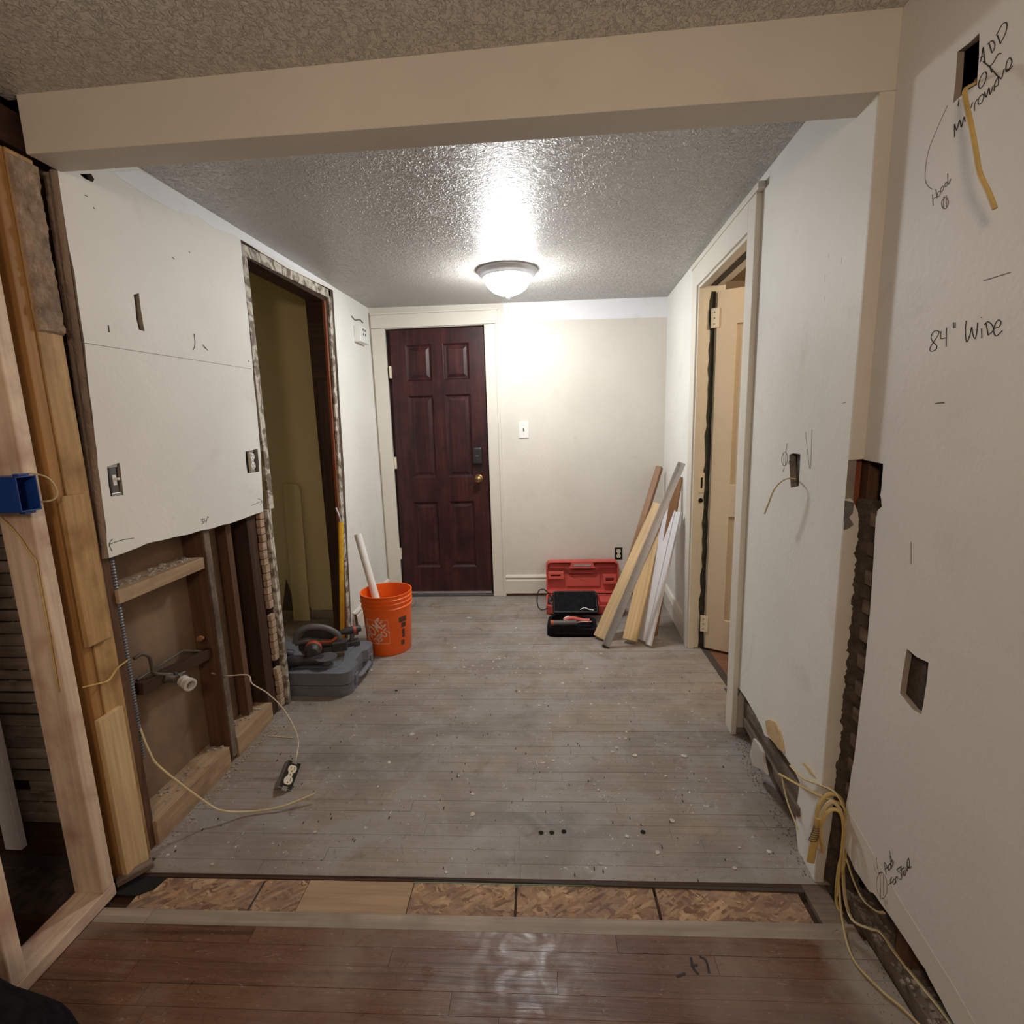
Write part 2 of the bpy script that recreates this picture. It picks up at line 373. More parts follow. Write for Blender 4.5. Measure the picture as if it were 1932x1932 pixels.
strip('edge_bar', .235, .81, 1.3068, 1.3180, -.012, -.0012, 'lumber_dark'); strip('edge_bar', -1.27, -.08, 1.3072, 1.3175, -.012, -.0035, 'lumber_dark')
# ---- near floor of oiled hardwood
nf = thing('floor_near', 'reddish brown hardwood strip floor in the near room', None, (0, 1.15, 0), kind='structure')
mb().lo((-2.6, -2.2, -.05), (.95, 1.19, -.013)).build('subfloor', 'lumber_dark', nf)
ny = [1.1995, 1.155, 1.107, 1.058, 1.0055, .9545]+[.9545-.0515*i for i in range(1, 18)]
for i in range(len(ny)-1):
    r = random.Random(300+i); a0, b0 = -1.303, .80
    if i == 0:
        plank(-1.303, -1.15, ny[1], ny[0]-ny[1], 0, .012, 'hard_strip', nf); plank(-1.15, .79, ny[1], ny[0]-ny[1], -.0005, .012, 'hard_strip', nf); continue
    cuts = [a0]; x = a0+r.uniform(.2, .9)
    while x < b0-.2: cuts.append(x); x += r.uniform(.5, 1.1)
    cuts.append(b0)
    for a, b in zip(cuts, cuts[1:]): plank(a, b, ny[i+1], ny[i]-ny[i+1], r.uniform(-.0006, .0003), .012, 'floor_hardwood', nf)
mb().lo((-1.303, -2.2, -.012), (.80, ny[-1]-.004, 0)).build('floorboards', 'floor_hardwood', nf)
# dusty grey margin board along the right wall, where the skirting was
mg = [(1540, 1737), (1592, 1745), (1640, 1830), (1730, 1932), (1640, 1932), (1590, 1800)]
# old burn marks
bm_ = mb()
for st in ([(1276, 1842), (1293, 1836)], [(1303, 1806), (1308, 1826), (1318, 1838)], [(1303, 1822), (1316, 1820)], [(1320, 1804), (1332, 1812), (1338, 1836)]):
    bm_.tube([atZ(*q, .0002) for q in st], .0032, 6, 3, .2)
bm_.build('dark_marks', 'ink', nf)

# ---- ceilings
c1 = mb(); c1.add([(-1.33, 1.40, 2.190), (.92, 1.40, 2.190), (.92, 3.92, 2.192), (-1.33, 3.92, 2.212), (-1.33, 1.40, 2.26), (.92, 1.40, 2.26), (.92, 3.92, 2.26), (-1.33, 3.92, 2.28)],
    [(0, 1, 2, 3), (4, 7, 6, 5), (0, 4, 5, 1), (1, 5, 6, 2), (2, 6, 7, 3), (3, 7, 4, 0)])
c1.build('ceiling', 'ceiling_stipple', label='stippled white ceiling of the hall round the lamp', kind='structure')
c2 = mb(); c2.add([(-1.345, -2.2, zc(-1.345)), (.95, -2.2, zc(.95)), (.95, 1.36, zc(.95)), (-1.345, 1.36, zc(-1.345)), (-1.345, -2.2, 2.27), (.95, -2.2, 2.27), (.95, 1.36, 2.27), (-1.345, 1.36, 2.27)],
    [(0, 1, 2, 3), (4, 7, 6, 5), (0, 4, 5, 1), (1, 5, 6, 2), (2, 6, 7, 3), (3, 7, 4, 0)])
c2.build('ceiling_near', 'ceiling_near', label='stippled ceiling of the near room', kind='structure')
# ---- header beam
bmz = mb(); a, b = -1.306, .7885
bmz.add([(a, YN, 2.0515), (b, YN, 2.0505), (b, YF, 2.047), (a, YF, 2.0505), (a, YN, 2.24), (b, YN, 2.24), (b, YF, 2.24), (a, YF, 2.24)],
        [(0, 1, 2, 3), (4, 7, 6, 5), (0, 4, 5, 1), (1, 5, 6, 2), (2, 6, 7, 3), (3, 7, 4, 0)])
bmz.build('beam', 'paint_beam', None, .002, label='cream painted header beam across the opening', kind='structure')

# ---- back wall with entrance door
dx0, dx1, dzt = -1.176, -.452, 2.058      # rough opening
fnB = lambda u, v, t: (u, YB+t, v)
wb = mb().prism([(-1.33, -.02), (-1.33, 2.24), (.90, 2.24), (.90, -.02), (-.44, -.02), (-.44, dzt), (-1.20, dzt), (-1.20, -.02)], fnB, 0, .09).build('wall_back', 'paint_cream', label='cream end wall of the hall beside the dark door', kind='structure')
mb().prism([(-.31, 2.075), (.86, 2.055), (.86, 2.195), (-.31, 2.2)], fnB, -.0012, 0).build('paint_band', 'paint_primer', wb, label='whiter band of primer')
def casing(name, parts, label):
    r = thing(name, label, None, kind='structure')
    for p in parts: mb().lo(*p).build('casing_board', 'paint_trim', r, .003)
    return r
casing('trim_1', [((-1.29, YB-.018, 0), (-1.19, YB, 2.06)), ((-.452, YB-.018, 0), (-.372, YB, 2.06)), ((-1.29, YB-.018, 2.062), (-.352, YB, 2.155)),
    ((-.372, YB-.026, 0), (-.352, YB, 2.06)), ((-1.29, YB-.026, 2.155), (-.345, YB, 2.172))], 'cream casing around the dark entrance door')
mb().lo((-1.21, YB-.004, -.004), (-.43, YB+.09, .012)).build('trim_2', 'tool_grey', None, .003, label='dark metal threshold under the entrance door', kind='structure')
# six panel door
D = thing('door_1', 'dark mahogany six panel entrance door', None, (-.82, YB+.02, 0), kind='structure')
def lerpx(t, z):      # the leaf hangs very slightly out of plumb, as seen
    return (-1.189+(.026)*(z/2.05)) + t*((-.470+(.012)*(z/2.05)) - (-1.189+(.026)*(z/2.05)))
pan = []
for (z0, z1) in ((1.68, 1.94), (.95, 1.57), (.235, .76)):
    for (t0, t1) in ((.165, .435), (.565, .835)): pan.append((t0, t1, z0, z1))
fnD = lambda u, v, t: (lerpx(u, v), YB+.014+t, v)
mb().prism([(0, .03), (1, .03), (1, 2.05), (0, 2.05)], fnD, 0, .036, [[(p[0], p[2]), (p[0], p[3]), (p[1], p[3]), (p[1], p[2])] for p in pan]).build('door_leaf', 'mahogany', D, .002)
mb().lo((-1.2, YB+.046, .02), (-.45, YB+.05, 2.06)).build('door_core', 'mahogany', D)
for t0, t1, z0, z1 in pan:
    mbp = mb(); n4 = lambda e, tt: [(t0+e/.72, z0+e), (t0+e/.72, z1-e), (t1-e/.72, z1-e), (t1-e/.72, z0+e)]
    vs = [fnD(*q, .0) for q in n4(0, 0)]+[fnD(*q, .012) for q in n4(.012, 0)]+[fnD(*q, .013) for q in n4(.02, 0)]+[fnD(*q, .004) for q in n4(.042, 0)]
    fs = [(a+i, a+(i+1) % 4, a+4+(i+1) % 4, a+4+i) for a in (0, 4, 8) for i in range(4)]+[(12, 13, 14, 15)]
    mbp.add(vs, fs).build('door_panel', 'mahogany', D)
kx = atY(903, 903, YB)
Mk = Matrix.Translation((kx.x, YB+.014, kx.z)) @ Matrix.Rotation(math.pi/2, 4, 'X')
mb().lathe([(.031, 0), (.031, .005), (.013, .009), (.011, .03), (.022, .036), (.028, .048), (.024, .062), (.008, .066), (0, .066)], 24, M=Mk).build('door_knob', 'brass', D, smooth=True)
kz = atY(901, 860, YB)
lk = mb().lo((kz.x-.036, YB-.014, kz.z-.065), (kz.x+.036, YB+.014, kz.z+.065)).build('deadbolt_keypad', 'black_plastic', D, .014, label='black electronic deadbolt cover')
mb().lo((kz.x-.012, YB-.018, kz.z-.006), (kz.x+.012, YB-.013, kz.z+.002)).build('thumb_turn', 'tool_grey', lk, .002)
for z in (1.75, 1.07, .35):
    mb().lo((lerpx(0, z)-.012, YB-.006, z-.045), (lerpx(0, z)+.003, YB+.016, z+.045)).build('hinge', 'ivory', D, .002)
mb().lo((-1.19, YB+.002, .018), (-.47, YB+.016, .034)).build('door_sweep', 'aluminium', D)

# ---- left hall wall : plasterboard with the cut-out low down and a stripped doorway
def L(px, py): p = atX(px, py, XL); return (p.y, p.z)
fnL = lambda u, v, t: (XL-t, u, v)
cut = jag([L(*q) for q in [(205, 1052), (250, 1037), (286, 1023), (330, 1013), (401, 997), (450, 982), (497, 965)]], .0025, 3, 4)
opn = [L(497, 965)]+jag([L(492, 860), L(472, 640), L(454, 452)], .003, 6, 5)+jag([L(454, 452), L(540, 505), L(628, 548)], .003, 5, 6)[1:]+jag([L(628, 548), L(650, 900), L(664, 1199)], .003, 6, 7)[1:]
near = jag([(1.428, 2.055), (1.423, 1.6), (1.405, 1.3), (1.386, .985)], .003, 7, 8)
outer = near+cut[1:]+opn[1:]+[(3.10, -.01), (3.92, -.01), (3.92, 2.235), (1.43, 2.235)]
def Lh(pts): return [L(*q) for q in pts]
holes = [Lh([(252, 556), (262, 553), (266, 585), (270, 610), (273, 625), (262, 622), (257, 600), (255, 575)]),
         Lh([(202, 880), (226, 873), (229, 900), (233, 934), (209, 937), (205, 915)]),
         Lh([(463, 852), (486, 847), (488, 870), (489, 890), (467, 893), (464, 872)]),
         Lh([(150, 328), (172, 328), (178, 338), (175, 344), (160, 337)]),
         Lh([(203, 613), (206, 614), (207, 627), (204, 627)])]
wl = mb().prism(outer, fnL, 0, .018, holes).build('wall_left', 'paint_white', side='board_core', label='white plasterboard wall cut open low down', kind='structure')
mb().prism(Lh([(208, 324), (262, 321), (450, 428), (560, 492), (620, 528), (632, 543), (560, 507), (455, 452), (440, 443), (404, 430), (370, 407), (330, 398), (285, 374), (250, 352)]), fnL, -.0010, 0).build('joint_patch', 'paint_primer', wl, label='whiter patch of joint compound along the ceiling')
# torn mauve plaster edge
ed = mb(); NJ, NI = 130, 7; vs = []; fs = []
for j in range(NJ):
    t = j/(NJ-1); z = .985+t*1.065; yv = (1.386 + (1.405-1.386)*min(1, t/.3)) if t < .3 else 1.405+.023*(t-.3)/.7
    for i in range(NI):
        u = i/(NI-1); q = V((u*1.3, z*26, 3.)); nz = mnoise.noise(q); n2_ = mnoise.noise(V((u*6, z*90, 1.)))
        vs.append((XL-.0005-.044*u+(.002*nz if 0 < i else 0), yv+.002-(.008+.006*nz)*math.sin(math.pi*min(1, u*1.4+.12))-.0022*n2_*(1 if i else 0), z))
for j in range(NJ-1):
    for i in range(NI-1): a_ = j*NI+i; fs.append((a_, a_+1, a_+1+NI, a_+NI))
ed.add(vs, fs)
ed.build('torn_edge', 'plaster_edge', wl)
# scratches
sc_ = mb()
for st in ([(160, 368), (165, 371)], [(176, 391), (178, 394)], [(325, 485), (329, 489)], [(356, 474), (358, 477)], [(366, 630), (368, 648), (365, 660)], [(382, 650), (390, 659)], [(384, 654), (392, 661)], [(468, 680), (470, 683)]):
    sc_.tube([atX(*q, XL+.0003) for q in st], .0022, 6, 2, .5)
sc_.build('scratches', 'chip_grey', wl)
ln = mb().tube([atX(*q, XL+.0002) for q in [(153, 646), (255, 662), (360, 678), (474, 696)]], .0008, 6, 3).build('seam_line', 'ink_faint', wl)
mb().lo((XL-.034, 1.44, 1.0), (XL-.030, 2.25, 2.1)).build('hole_shade_sheet', 'lumber_dark', wl)  # dark sheet added behind the wall holes, its colour standing in for their shade
# cavity behind the cut-out
XC = XL-.105
mb().lo((XC-.012, 1.38, -.02), (XC, 2.27, 2.2)).build('backing_board', 'backing', wl)
axbox('stud', (XC, 1.820, 0), (XL-.02, 1.858, 1.12), 'lumber_old', wl); axbox('stud', (XC+.002, 2.02, 0), (XL-.055, 2.055, 1.12), 'lumber_old', wl)
mb().lo((XL-.02, 1.826, .02), (XL-.014, 1.856, .985)).build('stud_edge', 'lumber_grey', wl)
axbox('stud', (XC, 2.130, 0), (XL-.028, 2.20, 2.1), 'lumber_dark', wl)
axbox('stud', (XC-.01, 1.36, 0), (XL-.018, 1.405, 1.02), 'lumber_old', wl, label='reddish brown end stud')
axbox('blocking', (XC, 1.405, .835), (XL-.008, 1.80, .878), 'lumber_tan', wl, grain='y')
axbox('bottom_plate', (XC, 1.40, 0), (XL-.004, 1.795, .088), 'lumber_tan', wl, grain='y'); axbox('bottom_plate', (XC, 1.858, 0), (XL-.010, 2.13, .088), 'lumber_tan', wl, grain='y')
du = mb(); r = random.Random(5)
for i in range(150):
    y0 = r.uniform(1.42, 1.79); sz = r.uniform(.003, .010); top = .878 if i % 2 else .088
    if i % 4 == 0: y0 = r.uniform(1.87, 2.12); top = .088
    x0 = r.uniform(XC+.01, XL-.03); du.box((x0, y0, top+sz*.3), (sz, sz*1.3, sz*.6), None)
for i in range(240):
    y0 = r.uniform(1.36, 2.3); sz = r.uniform(.002, .006); x0 = XL+abs(r.gauss(0, .022)); du.box((x0, y0, sz*.3), (sz, sz*1.4, sz*.6))
du.build('plaster_dust', 'dust', wl, kind='stuff')
# lath ends and stripped jamb beside the doorway
zz = .02; i = 0
while zz < .965:
    h = random.Random(i).uniform(.028, .040); yy = 2.205+random.Random(i+50).uniform(-.004, .004)
    gap = i in (6, 14)
    if not gap: axbox('lath_end', (XL-.030, yy, zz), (XL-.010, yy+.034, zz+h-.004), 'lath_pale', wl, .001, 'y')
    zz += h; i += 1
axbox('jamb_strip', (XL-.06, 2.245, 0), (XL-.03, 2.262, .97), 'lumber_dark', wl)
mb().lo((XL-.03, 2.262, 0), (XL-.004, 2.278, .98)).build('plaster_strip', 'paint_jamb_old', wl)
# doorway lining (stripped): whitish strips in the wall plane, dark wood behind
trl = thing('trim_3', 'stripped jambs of the empty closet doorway', None, (XL, 2.3, 0), kind='structure')
def sl(a, b, ww, off, mat, nm='jamb_strip', th=.012):
    pa, pb = V((XL-off, *a)), V((XL-off, *b)); bar(nm, pa, pb, ww, th, mat, trl, up=(1, 0, 0), bevel=.001)
sl((2.308, .98), (2.312, 2.13), .040, .012, 'paint_jamb_old'); sl((2.285, .0), (2.292, .98), .014, .012, 'paint_jamb_old')
sl((2.29, 2.125), (3.20, 2.150), .048, .012, 'paint_jamb_old'); sl((3.066, 0), (3.215, 2.14), .040, .012, 'paint_jamb_old')
bar('jamb_stud', (XL-.068, 3.09, 0), (XL-.068, 3.20, 2.12), .09, .03, 'lumber_dark', trl, up=(0, 1, 0))
bar('jamb_stud', (XL-.022, 3.045, 0), (XL-.022, 3.15, 2.10), .016, .02, 'redbrown', trl, up=(0, 1, 0))
axbox('head_piece', (XL-.115, 2.28, 2.10), (XL-.018, 3.2, 2.13), 'lumber_dark', trl, grain='y')
axbox('jamb_stud', (XL-.115, 2.262, 0), (XL-.03, 2.285, 2.1), 'lumber_dark', trl)
# closet beyond
clo = thing('wall_closet', 'ochre walls of the dark closet', None, (-1.9, 3.4, 0), kind='structure')
mb().lo((-2.7, 3.43, -.02), (-1.395, 3.48, 2.5)).build('back_wall', 'paint_closet', clo)
mb().lo((-2.75, 1.9, -.02), (-2.7, 3.48, 2.5)).build('side_wall', 'paint_closet', clo)
mb().lo((-1.46, 3.20, -.02), (-1.40, 3.44, 2.5)).build('return_wall', 'paint_closet', clo)
mb().lo((-2.7, 3.415, 0), (-1.395, 3.43, .055)).build('skirting', 'hard_strip', clo, .002)
mb().lo((-2.75, 1.9, 2.42), (-1.33, 3.5, 2.46)).build('closet_ceiling', 'paint_closet', clo)
mb().lo((-2.75, 1.86, -.02), (XC-.012, 1.90, 2.46)).build('closet_front', 'paint_closet', clo)
mb().lo((-2.7, 1.9, -.012), (-1.42, 3.43, 0)).build('closet_floor', 'floor_grey', clo)
st_ = mb()
for cx, wd, ht in ((-1.90, .11, .24), (-1.78, .09, .15), (-1.55, .03, .05)):
    st_.add([(cx-wd/2, 3.4285, .055), (cx+wd/2, 3.4285, .055), (cx, 3.4285, .055+ht)], [(0, 1, 2)])
st_.build('dark_stain', 'paint_stain', clo)
mb().lo((XL-.14, 3.16, 0), (XL-.018, 3.2, 2.2)).build('wall_core', 'lumber_dark', clo)
mb().lo((-1.42, 2.10, 2.13), (-1.325, 3.95, 2.46)).build('wall_head', 'lumber_dark', clo)
mb().lo((-1.42, 3.2, -.02), (-1.325, 3.95, 2.2)).build('wall_back_side', 'lumber_dark', clo)

# ---- right hall wall with doorway
def R(px, py): p = atR(px, py); return (p.y, p.z)
fnR = lambda u, v, t: (XR(u)+t, u, v)
Rh = lambda pts: [R(*q) for q in pts]
torn = jag(Rh([(1393, 1297), (1406, 1315), (1422, 1343), (1434, 1365), (1443, 1388), (1469, 1408), (1484, 1430), (1494, 1446), (1509, 1476), (1507, 1492), (1501, 1557), (1507, 1619)]), .003, 3, 11)
wr_outer = torn+[(1.43, .0), (1.350, .0), (1.350, 2.22), (3.93, 2.22), (3.93, -.01), (2.95, -.01), (2.95, 2.035), (2.13, 2.035), (2.13, .12), (2.09, .2)]
hb_ = Rh([(1489, 858), (1497, 855), (1510, 857), (1509, 885), (1507, 917), (1492, 920), (1490, 890)])
wr = mb().prism(wr_outer, fnR, 0, .020, [hb_]).build('wall_right', 'paint_white', side='board_core', label='white right wall of the hall, torn along the floor', kind='structure')
bx0 = R(1500, 888)
mb().lo((XR(bx0[0])+.020, bx0[0]-.035, bx0[1]-.055), (XR(bx0[0])+.06, bx0[0]+.035, bx0[1]+.055)).build('metal_box', 'chip_grey', wr, label='dark steel switch box')
# door casing, jambs and open leaf
t4 = thing('trim_4', 'thick cream casing of the right doorway', None, (XR(2.5), 2.5, 0), kind='structure')
def rb(nm, y0, y1, z0, z1, t0, t1, mat, par, **k):
    return mb().prism([(y0, z0), (y1, z0), (y1, z1), (y0, z1)], fnR, t0, t1).build(nm, mat, par, .0025, **k)
rb('casing_board', 2.062, 2.145, 0, 2.135, -.022, 0, 'paint_trim', t4); rb('casing_board', 2.93, 3.03, 0, 2.135, -.022, 0, 'paint_trim', t4)
rb('casing_board', 2.145, 2.93, 2.030, 2.135, -.022, 0, 'paint_trim', t4); rb('casing_cap', 2.03, 3.05, 2.135, 2.160, -.028, 0, 'paint_trim', t4)
rb('casing_bead', 2.915, 2.93, 0, 2.02, -.012, .02, 'paint_trim', t4); rb('casing_bead', 2.145, 2.93, 2.015, 2.030, -.012, .02, 'paint_trim', t4)
rb('jamb', 2.93, 2.96, 0, 2.03, .0, .13, 'paint_trim', t4); rb('jamb', 2.115, 2.14, 0, 2.03, .0, .13, 'paint_trim', t4); rb('jamb_head', 2.13, 2.95, 2.03, 2.055, .0, .13, 'paint_trim', t4)
# black stripped line where the stop was
r = random.Random(3); poly = []
zz = [i*.05 for i in range(41)]
x0 = XR(2.93)
left = [(x0+.050+r.uniform(-.005, .007)+(.0), z) for z in zz]; rightp = [(x0+.078+r.uniform(-.002, .003), z) for z in reversed(zz)]
mb().prism(left+rightp, lambda u, v, t: (u, 2.93-t, v), 0, .0022).build('bare_line', 'black_strip', t4, label='black unpainted line of the missing stop')
mb().prism([(2.15, 2.028), (2.93, 2.028), (2.93, 2.030), (2.15, 2.030)], lambda u, v, t: (XR(u)+.05+t, u, v), 0, .035).build('bare_line', 'black_strip', t4)
pz = atY(1312, 975, 2.93)
mb().lo((x0+.022, 2.926, .93), (x0+.052, 2.931, 1.04)).build('strike_plate', 'ivory', t4)
mb().lathe([(.013, 0), (.013, .003)], 14, M=Matrix.Translation((x0+.035, 2.927, .885)) @ Matrix.Rotation(math.pi/2, 4, 'X')).build('bore_hole', 'void_black', t4)
mb().lo((x0+.032, 2.924, .955), (x0+.042, 2.927, 1.015)).build('strike_slot', 'void_black', t4)
DR = thing('door_2', 'cream panel door standing open into the side room', None, (.905, 2.915, 0), -.52, kind='structure')
lf = mb(); W_ = .72
pn = [(.10, .34, .20, .80), (.10, .34, .98, 1.82), (.42, .63, .20, .80), (.42, .63, .98, 1.82)]
fnX = lambda u, v, t: (u, t, v)
lf.prism([(0, .012), (W_, .012), (W_, 1.995), (0, 1.995)], fnX, -.0175, .0175, [[(a, c), (a, d), (b, d), (b, c)] for a, b, c, d in pn]).build('door_leaf', 'paint_tan', DR, .002, local=True)
for a, b, c, d in pn: mb().lo((a, -.008, c), (b, .008, d)).build('door_panel', 'paint_tan', DR, .001, local=True)
for z in (1.86, .16):
    hg = mb().lo((-.030, -.022, z-.050), (.012, -.018, z+.050)).build('hinge', 'ivory', DR, .0015, local=True)
    for dz in (-.03, 0, .03):
        mb().lathe([(.004, 0), (.003, .0015)], 10, M=Matrix.Translation((-.012, -.0222, z+dz)) @ Matrix.Rotation(math.pi/2, 4, 'X')).build('screw', 'steel', hg, local=True)
sr = thing('wall_side_room', 'tan walls of the lit side room', None, (2, 2.6, 0), kind='structure')
mb().lo((.90, 4.2, -.02), (3.2, 4.25, 2.4)).build('far_wall', 'paint_tan', sr); mb().lo((3.15, 1.4, -.02), (3.2, 4.25, 2.4)).build('side_wall', 'paint_tan', sr)
mb().lo((.90, 1.42, -.02), (3.2, 1.47, 2.4)).build('near_wall', 'paint_tan', sr); mb().lo((.90, 1.42, 2.35), (3.2, 4.25, 2.42)).build('side_room_ceiling', 'paint_tan', sr)
mb().lo((.885, 1.47, -.03), (3.2, 4.25, -.002)).build('side_room_floor', 'brown_floor', sr)
mb().lo((.905, 1.45, 0), (.935, 2.10, 2.4)).build('party_wall', 'paint_tan', sr); mb().lo((.935, 3.0, 0), (.96, 4.25, 2.4)).build('party_wall', 'paint_tan', sr); mb().lo((.92, 2.0, 2.06), (.95, 3.1, 2.4)).build('party_wall_head', 'paint_tan', sr)
# rough wood and rubble exposed under the torn edge
for (t0, z0, z1, m_) in ((.045, .0, .045, 'lumber_grey'), (.030, .05, .085, 'lath_old'), (.032, .092, .125, 'lumber_grey'), (.030, .132, .165, 'lath_old'), (.032, .172, .205, 'lumber_grey'), (.03, .212, .245, 'lath_old')):
    ya, yb_ = 1.36, 2.06
    bar('exposed_lath', (XR(ya)+t0, ya, (z0+z1)/2), (XR(yb_)+t0, yb_, (z0+z1)/2), .012, z1-z0, m_, wr)
bar('wall_plate', (XR(1.36)+.075, 1.36, .02), (XR(2.06)+.075, 2.06, .02), .07, .04, 'lumber_grey', wr)
bar('nailing_strip', (XR(1.46)-.004, 1.46, .13), (XR(2.0)+.010, 2.0, .10), .010, .03, 'lumber_grey', wr)
du = mb(); r = random.Random(8)
for i in range(320):
    y0 = r.uniform(1.36, 2.07); sz = r.uniform(.0012, .0045); x0 = XR(y0)+r.gauss(.0, .018); du.box((x0, y0, sz*.3), (sz, sz*1.4, sz*.6))
du.build('rubble', 'dirt', wr, kind='stuff')
mb().lo((.96, 1.36, -.02), (.975, 2.1, 2.3)).build('wall_core', 'lumber_dark', wr)

# ---- pilaster at the end of the hall wall and the near right wall
cl = [(1622, 975), (1619, 1040), (1616, 1130), (1611, 1180), (1603, 1225), (1600, 1309), (1590, 1386), (1584, 1440), (1577, 1489), (1568, 1560), (1555, 1640)]
clp = [(atY(*q, YN).x, atY(*q, YN).z) for q in cl]
fnP = lambda u, v, t: (u, YN+t, v)
ztop = atY(1630, 866, YN).z; zbot = atY(1605, 943, YN).z
pil = mb().prism([(RX0-.0005, ztop-.002), (RX0-.0005, 2.0495), (XN+.0015, 2.0495), (XN+.0015, ztop)], fnP, 0, .006)
pil.prism([(RX0-.0005, zbot), (RX0+.010, zbot+.004), (RX0+.018, zbot-.004)]+jag(clp, .0012, 3, 21)+[(clp[-1][0], .0), (RX0-.0005, 0)], fnP, 0, .006)
pil.build('wall_corner', 'paint_beam', label='cream painted end face of the hall wall below the beam', kind='structure')
gp = [(1594, 944), (1612, 948), (1609, 968), (1602, 976), (1611, 990), (1600, 998), (1592, 1000), (1592, 975)]
mb().prism([(atY(*q, YN-.0008).x, atY(*q, YN-.0008).z) for q in gp], fnP, -.001, 0).build('paint_chip', 'chip_grey', bpy.data.objects['wall_corner'], label='grey patch where the paint has chipped')
core = thing('wall_core', 'old timber and rough plaster exposed inside the wall corner', None, (.8, 1.37, 0), kind='structure')
axbox('stud', (.757, 1.372, 0), (.800, 1.40, 1.6), 'redbrown', core); axbox('stud', (.805, 1.350, 0), (.832, 1.385, 1.6), 'lumber_old', core)
axbox('stud', (.775, 1.352, .30), (.800, 1.366, .93), 'lumber_dark', core)
axbox('stud', (.782, 1.353, 0), (.80, 1.368, .3), 'redbrown', core)
# rough broken plaster running down the crack
rp = mb(); vs = []; fs = []; NJ, NI = 150, 12
for j in range(NJ):
    z = .0+1.13*j/(NJ-1)
    for i in range(NI):
        u = i/(NI-1); x = .784+.040*u; y0 = 1.352-.085*u
        q = V((u*2.5, z*38, 5.)); e_ = .007*mnoise.noise(q)+.005*mnoise.noise(V((u*7, z*110, 2.)))
        vs.append((x+e_*.8, y0+e_, z+.002*mnoise.noise(q*2)))
for j in range(NJ-1):
    for i in range(NI-1): a_ = j*NI+i; fs.append((a_, a_+1, a_+1+NI, a_+NI))
rp.add(vs, fs).build('rough_plaster', 'rough_dark', core, smooth=True)
for i in range(12):
    z = .24+i*.075
    axbox('lath_end', (.797, 1.275+.02*(z-.2), z), (.806, 1.315, z+.034), 'lumber_grey', core, .001, 'y')
def Nn(px, py): p = atX(px, py, XN); return (p.y, p.z)
fnN = lambda u, v, t: (XN+t, u, v)
Nh = lambda pts: [Nn(*q) for q in pts]
crk = jag(Nh([(1666, 875), (1664, 905), (1661, 935), (1664, 955), (1655, 965), (1652, 983), (1643, 1133), (1631, 1268), (1611, 1433), (1597, 1513), (1590, 1590)]), .0015, 3, 31)
tor = jag(Nh([(1590, 1590), (1612, 1640), (1640, 1682), (1652, 1690), (1690, 1742), (1720, 1790), (1745, 1828), (1775, 1885), (1800, 1932)]), .0022, 3, 32)
h1 = Nh([(1806, 98), (1830, 80), (1848, 62), (1847, 110), (1843, 160), (1829, 168), (1812, 182), (1798, 195), (1803, 150)])
h2 = Nh([(1711, 1224), (1730, 1240), (1752, 1250), (1748, 1290), (1742, 1328), (1738, 1348), (1722, 1338), (1698, 1308), (1703, 1270)])
wn = mb().prism([(YN, 2.23), (YN, Nn(1634, 868)[1])]+crk+tor[1:]+[(.4, .14), (-2.2, .14), (-2.2, 2.23)], fnN, 0, .013, [h1, h2]).build('wall_near_right', 'paint_near', side='board_core', label='white plasterboard near wall with pencilled notes', kind='structure')
mb().lo((.90, -2.2, -.06), (.95, 1.40, 2.25)).build('cavity_back', 'lumber_dark', wn)
axbox('wall_plate', (.808, -.5, -.012), (.895, 1.30, .03), 'lumber_grey', wn, grain='y')
axbox('stud', (.83, 1.08, .03), (.895, 1.12, 1.2), 'lumber_old', wn)
mb().lo((.803, .95, .45), (.815, 1.2, 1.1)).build('old_plaster', 'rough_dark', wn)
pm = mb(); r = random.Random(15)
for i in range(260):
    y0 = r.uniform(.85, 1.32); sz = r.uniform(.003, .009); pm.box((r.uniform(.80, .89), y0, .03+sz*.3), (sz, sz*1.4, sz*.7))
for i in range(160):
    y0 = r.uniform(.85, 1.2); sz = r.uniform(.001, .0022); pm.box((r.uniform(.72, .80), y0, sz*.3), (sz, sz*1.4, sz*.7))
pm.build('rubble', 'dirt', wn, kind='stuff')
tape = mb().prism(Nh([(1592, 1530), (1604, 1535), (1700, 1700), (1800, 1860), (1840, 1932), (1806, 1932), (1745, 1826), (1652, 1688), (1600, 1600)]), fnN, -.0006, 0)
tape.build('dirty_band', 'paint_cream', wn, label='yellowed band where the skirting was')
# rest of the near room, behind and beside the camera
mb().lo((-2.65, -2.25, -.05), (.95, -2.2, 2.35)).build('wall_front', 'paint_near', label='wall behind the camera', kind='structure')
mb().lo((-2.65, -2.2, -.05), (-2.6, 1.9, 2.4)).build('wall_far_left', 'lumber_dark', label='dark wall beyond the new stud wall', kind='structure')
mb().lo((-2.6, -2.2, 2.30), (-1.345, 1.9, 2.36)).build('ceiling_side', 'lumber_dark', label='bare dark ceiling beyond the new studs', kind='structure')

